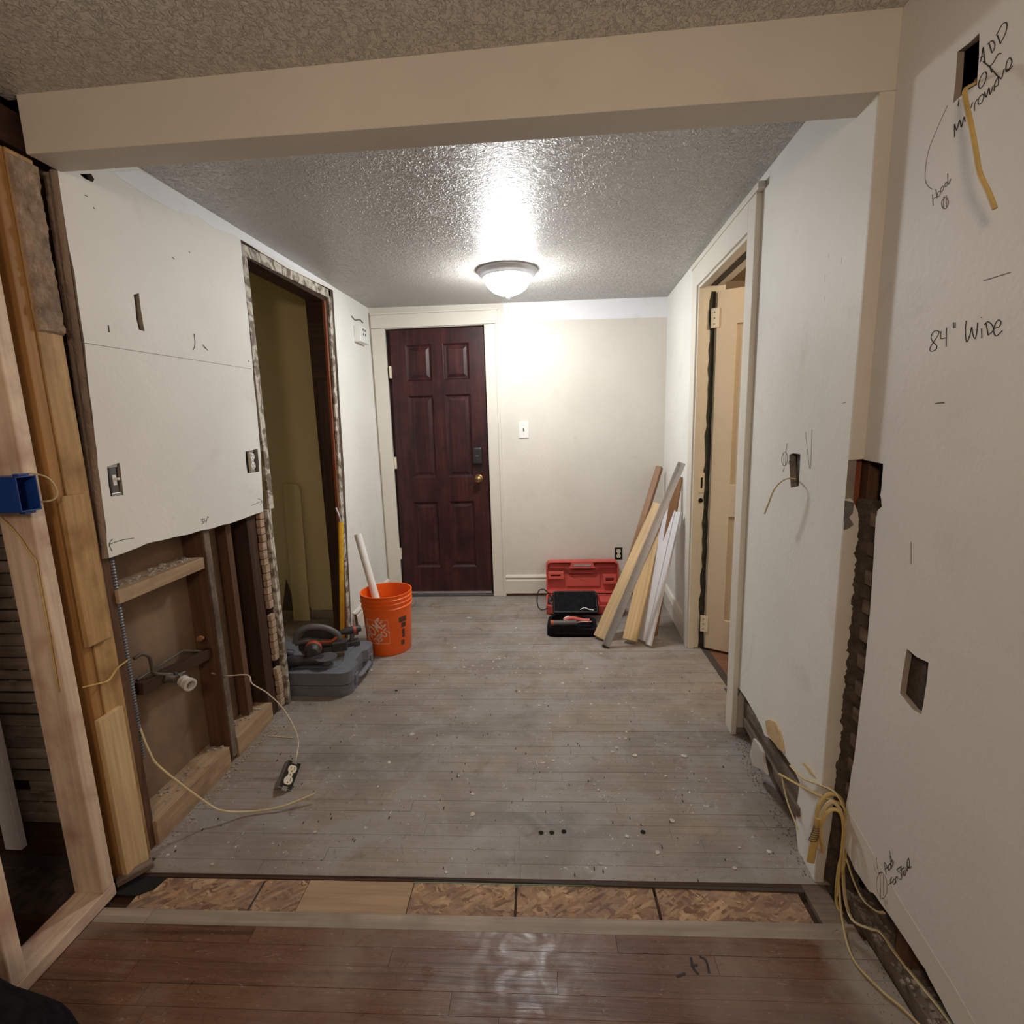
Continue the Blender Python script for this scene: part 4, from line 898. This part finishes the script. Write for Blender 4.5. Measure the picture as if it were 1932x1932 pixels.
dk.prism([(X0+.02, .205), (X0+.025, .240), (X0+.17, .240), (X0+.20, .185), (X1-.20, .185), (X1-.17, .240), (X1-.025, .240), (X1-.02, .205), (X1-.15, .200), (X1-.185, .16), (X0+.185, .16), (X0+.15, .200)], fnRC, -.010, .025).build('lid_channel', 'red_plastic_dark', rc, .002)
mb().prism([(X0+.175, .205), (X0+.195, .250), (X1-.195, .250), (X1-.175, .205)], fnRC, -.030, -.008, [[(X0+.205, .215), (X0+.213, .238), (X1-.213, .238), (X1-.205, .215)]]).build('lid_handle', 'red_plastic', rc, .002)
lp = mb()
for a, b, c, d in ((X0+.015, X0+.135, .115, .175), (X1-.12, X1-.015, .075, .145)): lp.prism([(a, c), (b, c), (b, d), (a, d)], fnRC, -.020, .025, [[(a+.02, c+.022), (b-.025, c+.022), (b-.025, d-.022), (a+.02, d-.022)]])
lp.prism([(X0+.155, .05), (X1-.14, .05), (X1-.14, .145), (X0+.155, .145)], fnRC, .012, .025); lp.build('lid_pockets', 'red_plastic', rc, .003)
mb().tube([fnRC(X0+.19, .13, .0115), fnRC(X0+.33, .08, .0115)], .001, 5, 1).build('lid_scratch', 'red_plastic_dark', rc)
tr = mb().prism([(X0, Y0+.02), (X0+.02, Y0), (X1-.02, Y0), (X1, Y0+.02), (X1, Y1), (X0, Y1)], fnZ, .0, .010)
tr2 = mb().prism([(X0, Y0+.02), (X0+.02, Y0), (X1-.02, Y0), (X1, Y0+.02), (X1, Y1), (X0, Y1)], fnZ, .0, .065, [[(X0+.01, Y0+.025), (X0+.025, Y0+.01), (X1-.025, Y0+.01), (X1-.01, Y0+.025), (X1-.01, Y1-.01), (X0+.01, Y1-.01)]])
tr.add([tuple(v) for v in tr2.v], tr2.f); tr.build('tray', 'red_plastic', rc, .002)
mb().lo((X0+.01, Y0+.01, .01), (X0+.09, Y0+.07, .055)).build('tray_block', 'red_plastic', rc, .006); mb().lo((X1-.16, Y0+.10, .01), (X1-.02, Y1-.02, .062)).build('tray_block', 'red_plastic', rc, .006)
rs = thing('reciprocating_saw', 'grey and black reciprocating saw lying in the red case', 'saw', (.2, 3.58, .04))
mb().cyl((.05, 3.60, .085), (.20, 3.61, .090), .030, 16, .026).build('motor_body', 'tool_grey', rs, .004, smooth=True); mb().cyl((.20, 3.61, .092), (.30, 3.615, .088), .024, 16, .020).build('gear_nose', 'aluminium', rs, .003, smooth=True)
mb().tube([(.05, 3.59, .085), (.0, 3.58, .080), (-.01, 3.56, .05), (.03, 3.55, .045)], .016, 10, 5).build('rear_handle', 'tool_dark', rs, smooth=True); mb().lo((.305, 3.605, .083), (.345, 3.625, .098)).build('blade_shoe', 'steel', rs, .002)
cable('power_cord', [V((.02, 3.52, .06)), V((-.03, 3.47, .045)), V((-.075, 3.46, .04)), V((-.098, 3.47, .08)), V((-.09, 3.49, .16)), V((-.05, 3.50, .175)), V((-.0, 3.50, .12)), V((.03, 3.52, .06)), V((.05, 3.55, .05))], .0042, 'black_plastic', 'black cord looping up at the left of the red case', cat='cord', flat=1.)
# ---- black tool bag
bg = thing('tool_bag', 'open black cloth tool bag in front of the red case', 'tool bag', (.13, 3.2, 0))
bp = rrect(-.03, .30, 3.075, 3.30, .05)
bgm = mb().prism(bp, fnZ, .0, .012)
b2 = mb().prism(bp, lambda u, v, t: (u+(.13-u)*.06*(t/.07), v, t*(1+.25*math.sin(u*17))), 0, .065, [rrect(-.005, .275, 3.10, 3.275, .035)]); bgm.add([tuple(v) for v in b2.v], b2.f)
bgm.build('bag_body', 'black_cloth', bg, .006)
Mfp = Matrix.Translation((.165, 3.31, .06)) @ Matrix.Rotation(math.radians(30), 4, 'X')
fl = mb(); fl.prism(rrect(-.155, .155, 0, .20, .03), lambda u, v, t: tuple(Mfp @ V((u, v, t))), 0, .014); fl.build('flap', 'black_cloth', bg, .005)
mb().tube([Mfp @ V((x, y, .014)) for x, y in [(-.145, .01), (-.145, .19), (.145, .19), (.145, .01), (-.145, .01)]], .004, 6, 1).build('piping', 'tool_dark', bg)
mb().tube([Mfp @ V(q) for q in [(.03, .03, .016), (.06, .045, .017), (.09, .03, .018), (.12, .025, .017)]], .005, 6, 5, .4).build('reflective_tab', 'white_plastic', bg, label='silvery white tab')
mt = thing('multi_tool', 'red and grey power tool inside the open black bag', 'power tool', (.12, 3.19, .02))
mb().cyl((.0, 3.15, .062), (.16, 3.17, .058), .021, 14, .018).build('motor_body', 'tool_grey', mt, smooth=True); mb().cyl((-.006, 3.149, .062), (.012, 3.151, .062), .022, 14).build('end_cap', 'tool_orange', mt, smooth=True)
mb().tube([(.08, 3.20, .06), (.13, 3.21, .072), (.20, 3.20, .062), (.25, 3.19, .062)], .015, 10, 5).build('red_grip', 'red_plastic', mt, smooth=True); mb().tube([(.085, 3.215, .07), (.11, 3.22, .079), (.14, 3.215, .074)], .011, 8, 5, .6).build('tag', 'white_plastic', mt, smooth=True)
mb().tube([(.16, 3.165, .06), (.20, 3.17, .064), (.26, 3.185, .060)], .006, 8, 5).build('arm', 'steel', mt, smooth=True)

# ---- boards leaning in the corner
def lean(name, p0, p1, w_, t_, mat, label, cat='board', up=(0, -1, .3), **k):
    o = bar(name, p0, p1, w_, t_, mat, None, up, .002); return tag(o, label, cat)
lean('wood_rail', (.43, 3.40, .015), (.805, 3.80, 1.00), .042, .042, 'stick_brown', 'long brown varnished wood rail leaning into the corner', 'rail', up=(-.6, -1, .4))
lean('lumber_board', (.300, 3.035, .012), (.715, 3.33, .80), .088, .030, 'lumber_pale', 'pale pine board leaning just behind the aluminium straightedge', up=(-.75, -1, .5))
lean('lumber_board', (.475, 2.985, .020), (.70, 3.32, .72), .085, .036, 'lumber_pale', 'short pale pine board between the straightedge and the white panel', up=(-.5, -1, .5))
sg = thing('straightedge', 'grey aluminium straightedge leaning in front of the boards', 'straightedge', (.33, 2.93, 0))
s0, s1 = V((.325, 2.925, .012)), V((.786, 3.095, 1.085))
bar('web', s0, s1, .042, .014, 'aluminium', sg, up=(-.35, -1, .3), bevel=.001)
bar('flange', s0+V((-.020, .003, .006)), s1+V((-.020, .003, .006)), .006, .022, 'aluminium', sg, up=(-.35, -1, .3), bevel=.001); bar('end_cap', s0-(s1-s0).normalized()*.012, s0, .044, .020, 'black_plastic', sg, up=(-.35, -1, .3))
wp = thing('beaded_board', 'white beaded board with a groove leaning right of the pine boards', 'board', (.6, 2.95, 0))
br_, tr_ = V((.587, 2.915, .012)), V((.802, 3.145, .775)); W3 = V((-.046, .105, 0)); ln3 = (tr_-br_).normalized(); upn = ln3.cross(W3).normalized()
if upn.y > 0: upn = -upn
def pstrip(nm, a, b, t_, off=0.):
    c = W3*((a+b)/2)-upn*off; bar(nm, br_+c, tr_+c, W3.length*abs(b-a), t_, 'panel_white', wp, up=upn)
pstrip('side_board', 0, .36, .014); pstrip('bead', .375, .46, .010, .002); pstrip('face_board', .475, 1.35, .014)
lean('bark_board', (.625, 3.06, .02), (.805, 3.255, .985), .055, .020, 'stick_brown', 'rough split brown board behind the white panel', up=(-.5, -1, .3))

# ---- cables at the foot of the right wall
GR = 'cables spilling from the right wall'
cable('electrical_cable', [atR(1504, 907, .02), atR(1497, 903, -.02), atR(1480, 905, -.045), atR(1462, 922, -.06), atR(1450, 950, -.065), atR(1443, 969, -.065)], .0035, 'cable_pale', 'short yellowish cable sticking out of the box in the right hall wall')
nc = atX(1842, 162, XN+.01)
cable('electrical_cable', [atX(1843, 150, XN+.03), atX(1840, 157, XN+.004), atX(1822, 168, XN-.030), atX(1822, 190, XN-.036), atX(1833, 240, XN-.045), atX(1842, 290, XN-.05), atX(1848, 325, XN-.05), atX(1866, 365, XN-.045), atX(1877, 394, XN-.04)], .0040, 'cable_yellow', 'thick yellow cable hanging from the hole near the ceiling', flat=.7)
def cc(pts, label, r=.0048, mat='cable_yellow'): return cable('electrical_cable', pts, r, mat, label)
q = lambda x, y, d: atY(x, y, d)
cc([q(1492, 1445, 1.50), q(1515, 1468, 1.42), q(1545, 1480, 1.36), q(1575, 1495, 1.31), q(1594, 1530, 1.29), q(1594, 1570, 1.285), q(1588, 1610, 1.28), q(1583, 1660, 1.26), atZ(1590, 1740, .012), atZ(1610, 1810, .007), atZ(1658, 1865, .007), atZ(1705, 1905, .007), atZ(1745, 1945, .007)], 'cable running from the upper loop out over the near floor', .0052, 'cable_pale')
cc([q(1470, 1460, 1.48), q(1505, 1480, 1.42), q(1540, 1498, 1.36), q(1558, 1506, 1.33), q(1590, 1520, 1.29), q(1600, 1560, 1.28), q(1596, 1610, 1.275), q(1590, 1650, 1.262)], 'cable that crosses the torn plaster and drops beside the crack')
cc([q(1545, 1580, 1.30), q(1542, 1530, 1.31), q(1560, 1500, 1.315), q(1585, 1505, 1.305), q(1597, 1545, 1.295), q(1592, 1600, 1.29), q(1582, 1640, 1.275), q(1578, 1700, 1.26), q(1590, 1725, 1.24)], 'outermost arched cable of the hanging bundle', .0056)
cc([q(1546, 1600, 1.285), q(1550, 1540, 1.29), q(1568, 1513, 1.29), q(1586, 1530, 1.285), q(1592, 1570, 1.28), q(1590, 1620, 1.27), q(1594, 1690, 1.255), atZ(1608, 1735, .03), atZ(1640, 1752, .036), atZ(1662, 1760, .038), atZ(1690, 1800, .036), atZ(1730, 1850, .036), atZ(1775, 1905, .036), atZ(1800, 1940, .036)], 'cable running along the base of the near wall', .0052, 'cable_pale')
cc([q(1553, 1608, 1.27), q(1548, 1565, 1.275), q(1562, 1532, 1.275), q(1582, 1530, 1.27), q(1591, 1560, 1.268), q(1586, 1625, 1.262), q(1580, 1690, 1.25)], 'innermost arched cable with its end hanging free')
cc([q(1516, 1440, 1.44), q(1530, 1456, 1.41), q(1548, 1474, 1.37), q(1570, 1490, 1.335)], 'cut cable end pointing up beside the corner', .004)
cc([q(1475, 1465, 1.52), q(1480, 1490, 1.50), q(1488, 1520, 1.46), q(1500, 1550, 1.42), q(1506, 1565, 1.40)], 'thin cable dropping behind the torn plaster to the floor', .0032, 'cable_pale')
cc([q(1597, 1620, 1.262), q(1612, 1665, 1.235), q(1630, 1700, 1.19), q(1655, 1720, 1.145), q(1668, 1722, 1.125)], 'cable curving into the gap under the near wall', .0042, 'cable_pale')
cs = thing('cable_sheath', 'wide yellow cable end wound with coils beside the corner', 'cable', atY(1535, 1600, 1.28))
mb().tube([q(1545, 1545, 1.285), q(1540, 1570, 1.285), q(1534, 1600, 1.28), q(1529, 1627, 1.278)], .010, 10, 5, .35).build('sheath', 'cable_yellow', cs, smooth=True)
tw = mb()
for i in range(7):
    c0 = q(1543-i*1.6, 1562+i*4, 1.280); tw.tube([c0+V((.011*math.cos(a), .006*math.sin(a), .002*a/6)) for a in [j*math.pi/5 for j in range(11)]], .0012, 5, 1)
tw.build('twisted_wire', 'pipe_dark', cs)
# ---- loose plaster pieces
def chunk(name, pts, fn, th, mat, label): return mb().prism(pts, fn, 0, th).build(name, mat, None, .0015, label=label, cat='plaster')
c0 = atR(1428, 1430, -.01)
chunk('plaster_piece', [(atR(*p, -.03).y, atR(*p, -.03).z) for p in [(1421, 1393), (1431, 1405), (1438, 1420), (1441, 1440), (1446, 1462), (1436, 1452), (1420, 1446), (1414, 1425), (1418, 1405)]], lambda u, v, t: (XR(u)-.03+t, u, v), .010, 'plaster_chip', 'white flake of plaster standing against the torn wall foot')
chunk('plaster_piece', [(atR(*p, -.006).y, atR(*p, -.006).z) for p in [(1443, 1360), (1452, 1357), (1462, 1362), (1470, 1380), (1475, 1400), (1478, 1420), (1470, 1415), (1455, 1395), (1447, 1385)]], lambda u, v, t: (XR(u)-.006+t, u, v), .006, 'lumber_pale', 'tan torn piece of facing on the right wall foot')
# ---- scattered debris on the hall floor
r = random.Random(77); de = mb()
for i in range(150):
    x = r.uniform(-1.2, .7); y0 = r.uniform(1.33, 3.6); sz = abs(r.gauss(.004, .003))+.0015; n_ = 6
    pts = [(x+sz*r.uniform(.6, 1.3)*math.cos(a), y0+sz*r.uniform(.6, 1.3)*math.sin(a)) for a in [j*math.pi/3 for j in range(6)]]
    de.prism(pts, fnZ, .0006, .002)
for i in range(46):
    x = r.gauss(-.25, .13); y0 = r.gauss(2.72, .13); sz = r.uniform(.003, .007); pts = [(x+sz*r.uniform(.6, 1.5)*math.cos(a), y0+sz*r.uniform(.6, 1.3)*math.sin(a)) for a in [j*math.pi/3 for j in range(6)]]; de.prism(pts, fnZ, .0006, .002)
de.build('paint_flakes', 'plaster_chip', None, label='white paint flakes scattered over the hall floor', cat='debris', kind='stuff')
de = mb(); r = random.Random(78)
for i in range(140):
    x = r.uniform(-1.25, .7); y0 = r.uniform(1.33, 2.6); sz = r.uniform(.001, .0028); de.box((x, y0, .002), (sz*1.2, sz*3, .003), None)
de.build('dirt_specks', 'rough_dark', None, label='dark specks of dirt on the grey floor', cat='debris', kind='stuff')
spl = bar('wood_splinter', atZ(507, 1388, .003), atZ(553, 1392, .003), .004, .003, 'lumber_pale', None); tag(spl, 'thin wood splinter on the floor behind the loose outlet', 'splinter')
# broken lumber scrap by the hole
hs_ = thing('floor_hole', 'dark hole in the floor at the foot of the post', None, (-1.26, 1.26, 0), kind='structure')
pts = [(-1.345, 1.235), (-1.30, 1.222), (-1.24, 1.222), (-1.205, 1.245), (-1.195, 1.285), (-1.235, 1.292), (-1.29, 1.28), (-1.34, 1.27)]
mb().prism(pts, fnZ, -.012, -.0045).build('hole_void', 'void_black', hs_)
tag(bar('wood_scrap', (-1.325, 1.245, .012), (-1.262, 1.315, .018), .03, .016, 'lumber_grey', None), 'split scrap of old wood at the foot of the post', 'wood scrap')
# ---- dark bag at the camera side
bc = mb(); n1, n2 = 28, 16; vs = []; fs = []; cen = V((-1.085, .605, 0))
for j in range(n2+1):
    for i in range(n1):
        a = 2*math.pi*i/n1; ph = (math.pi/2)*j/n2; rr = math.cos(ph)**.7; p = V((.235*rr*math.cos(a), .215*rr*math.sin(a), .40*math.sin(ph)))
        p *= 1+.07*mnoise.noise(p*9+V((3, 1, 2))); vs.append(cen+V((p.x, p.y, max(0, p.z))))
for j in range(n2):
    for i in range(n1): a, b = j*n1+i, j*n1+(i+1) % n1; fs.append((a, b, b+n1, a+n1))
bc.add(vs, fs).build('cloth_bundle', 'black_cloth', None, smooth=True, label='black cloth bundle on the brown floor beside the new stud wall', cat='cloth')

# ================================================================ HANDWRITING
def write(name, strokes, fn, parent, r=.0011, mat='ink', label=None):
    b = mb()
    for s in strokes: b.tube([fn(*p) for p in s], r, 5, 4 if len(s) > 2 else 1, 1.)
    return b.build(name, mat, parent, label=label)
def zoomc(ox, oy, s): return lambda pts: [(ox+x*s, oy+y*s) for x, y in pts]
onN = lambda x, y: atX(x, y, XN-.0002); onL = lambda x, y: atX(x, y, XL+.0002); onR = lambda x, y: atR(x, y, -.0002)
def ell(cx, cy, rx, ry, tilt=0., n=14):
    return [(cx+rx*math.cos(a)*math.cos(tilt)-ry*math.sin(a)*math.sin(tilt), cy+rx*math.cos(a)*math.sin(tilt)+ry*math.sin(a)*math.cos(tilt)) for a in [2*math.pi*i/n for i in range(n+1)]]
k6 = zoomc(1532, 400, .20704); k5 = zoomc(1532, 0, .20704); k4 = zoomc(1332, 1200, .31056)
write('handwriting', [k6(s) for s in [
    [(1160, 1092), (1130, 1078), (1098, 1105), (1085, 1150), (1108, 1190), (1138, 1222), (1125, 1258), (1080, 1268), (1078, 1235), (1110, 1180), (1145, 1130), (1160, 1092)],
    [(1178, 1085), (1172, 1150), (1222, 1146)], [(1226, 1055), (1222, 1228)], [(1288, 1005), (1290, 1060)], [(1305, 1005), (1304, 1060)],
    [(1405, 990), (1398, 1090), (1410, 1186), (1440, 1120), (1456, 1050), (1466, 1115), (1487, 1155), (1503, 1090), (1510, 1008)],
    [(1546, 1062), (1548, 1150)], [(1543, 960), (1549, 962)], [(1586, 1012), (1606, 1120)], [(1570, 1026), (1602, 1000), (1642, 1030), (1650, 1080), (1606, 1122)],
    [(1662, 1062), (1705, 1045), (1722, 1005), (1700, 984), (1670, 1020), (1656, 1085), (1680, 1130), (1735, 1080)],
    [(1125, 1745), (1160, 1740), (1206, 1738)]]], onN, wn, .0009, label='pencilled words reading 84 inches wide')
write('handwriting', [k6([(1565, 625), (1680, 590), (1815, 548)])], onN, wn, .0009, 'ink_faint')
write('handwriting', [[(1719, 1022), (1719, 1065)]], onN, wn, .0007, 'ink_faint')
write('handwriting', [k5(s) for s in [
    [(1535, 565), (1550, 500), (1560, 430), (1568, 500), (1576, 580)], [(1538, 525), (1572, 505)],
    [(1612, 392), (1640, 482)], [(1600, 402), (1640, 372), (1665, 400), (1660, 450), (1640, 482)],
    [(1690, 322), (1718, 398)], [(1680, 322), (1735, 222), (1775, 210), (1768, 290), (1718, 398)],
    ell(1555, 730, 26, 78, .35), [(1618, 598), (1640, 662)], [(1725, 488), (1695, 495), (1660, 560), (1625, 602)], [(1560, 560), (1620, 612), (1700, 702)],
    [(1300, 1250), (1298, 1130), (1318, 1185), (1345, 1098), (1362, 1160), (1385, 1066), (1396, 1110)], [(1332, 968), (1340, 905)], [(1445, 990), (1465, 930)],
    [(1480, 1010), (1482, 950), (1510, 900)], ell(1540, 905, 20, 48, .4), [(1572, 840), (1590, 885), (1612, 800), (1625, 860), (1652, 778)],
    [(1660, 830), (1668, 760), (1695, 705), (1698, 770), (1668, 790)], [(1705, 700), (1728, 715), (1752, 625)], [(1765, 640), (1800, 622), (1822, 560), (1800, 528), (1772, 580), (1775, 652), (1830, 602)]]], onN, wn, .0009, label='pencilled words reading add for microwave')
write('handwriting', [k5([(1235, 960), (1150, 1150), (1060, 1380), (1030, 1600), (1052, 1690), (1095, 1725)])], onN, wn, .0006, 'ink_faint', label='long faint pencil curve')
write('handwriting', [k5(s) for s in [[(1098, 1770), (1104, 1875)], [(1128, 1725), (1140, 1805)], [(1100, 1815), (1140, 1790)], ell(1156, 1768, 12, 26, .3), ell(1186, 1722, 11, 26, .3), ell(1222, 1680, 10, 22, .3), [(1236, 1580), (1238, 1640), (1245, 1680), (1266, 1630)],
    ell(1212, 1850, 30, 52, .1), [(1202, 1790), (1198, 1905)], [(1222, 1780), (1225, 1900)]]], onN, wn, .0008, 'ink_faint', label='pencilled word hood with an outlet sign')
write('handwriting', [k4(s) for s in [ell(1070, 1515, 32, 78, -.05), [(1060, 1448), (1062, 1585)], [(1078, 1450), (1080, 1580)], [(1035, 1345), (1042, 1400), (1050, 1442)], [(1020, 1390), (1036, 1442)], [(1050, 1442), (1068, 1432), (1066, 1450)], [(1086, 1600), (1095, 1650)], [(1096, 1600), (1106, 1645)],
    [(1095, 1450), (1085, 1375), (1112, 1425)], [(1086, 1418), (1106, 1402)], ell(1116, 1402, 8, 18, .2), [(1118, 1335), (1128, 1412)], ell(1130, 1380, 8, 18, .2), [(1114, 1304), (1136, 1390)],
    [(1132, 1532), (1120, 1490), (1128, 1465)], [(1108, 1512), (1134, 1490)], ell(1144, 1492, 7, 16, .2), [(1155, 1498), (1152, 1468), (1166, 1462)],
    [(1186, 1400), (1160, 1420), (1182, 1440), (1186, 1478), (1166, 1470)], [(1192, 1462), (1186, 1395)], [(1180, 1425), (1206, 1405)], ell(1206, 1440, 7, 16, .2), [(1212, 1405), (1222, 1430), (1222, 1385)], [(1226, 1410), (1236, 1395), (1232, 1350), (1222, 1375), (1230, 1410), (1248, 1400)]]], onN, wn, .0008, label='pencilled words reading add for stove with an outlet sign')
k3 = zoomc(0, 1000, .2588); k2 = zoomc(0, 600, .2588)
write('handwriting', [k3([(795, 105), (880, 75), (975, 58)]), k3([(820, 65), (795, 105), (818, 155)]), k2([(1830, 1368), (1912, 1335)]), k2([(1880, 1315), (1912, 1335), (1895, 1365)]),
    k2([(1462, 1470), (1482, 1462), (1472, 1480), (1488, 1488), (1472, 1502)]), k2([(1490, 1460), (1492, 1482), (1508, 1475)]), k2([(1506, 1458), (1502, 1494)]), k2([(1512, 1445), (1514, 1460)]), k2([(1518, 1445), (1519, 1458)])], onL, wl, .0010, label='pencilled arrows around the measure 34 inches')
write('handwriting', [ell(1480.5, 866, 5.5, 13, .05), [(1479, 855), (1479, 878)], [(1483, 854), (1482, 877)], [(1485, 837), (1483, 853)], [(1480, 882), (1477, 890)], ell(1492, 873, 3.5, 5, 0)], onR, wr, .0010, 'ink_faint', label='pencilled outlet sign beside the steel box')
write('handwriting', [[(1520, 815), (1524, 855), (1529, 884), (1532, 810)], [(1589, 761), (1596, 759)]], onR, wr, .0007, 'ink_faint')
write('wall_scuffs', [[(1564, 479), (1563, 486)], [(1588, 487), (1587, 497)], [(1557, 518), (1556, 532)], [(1556, 560), (1555, 567)]], onR, wr, .0008, 'paint_primer')
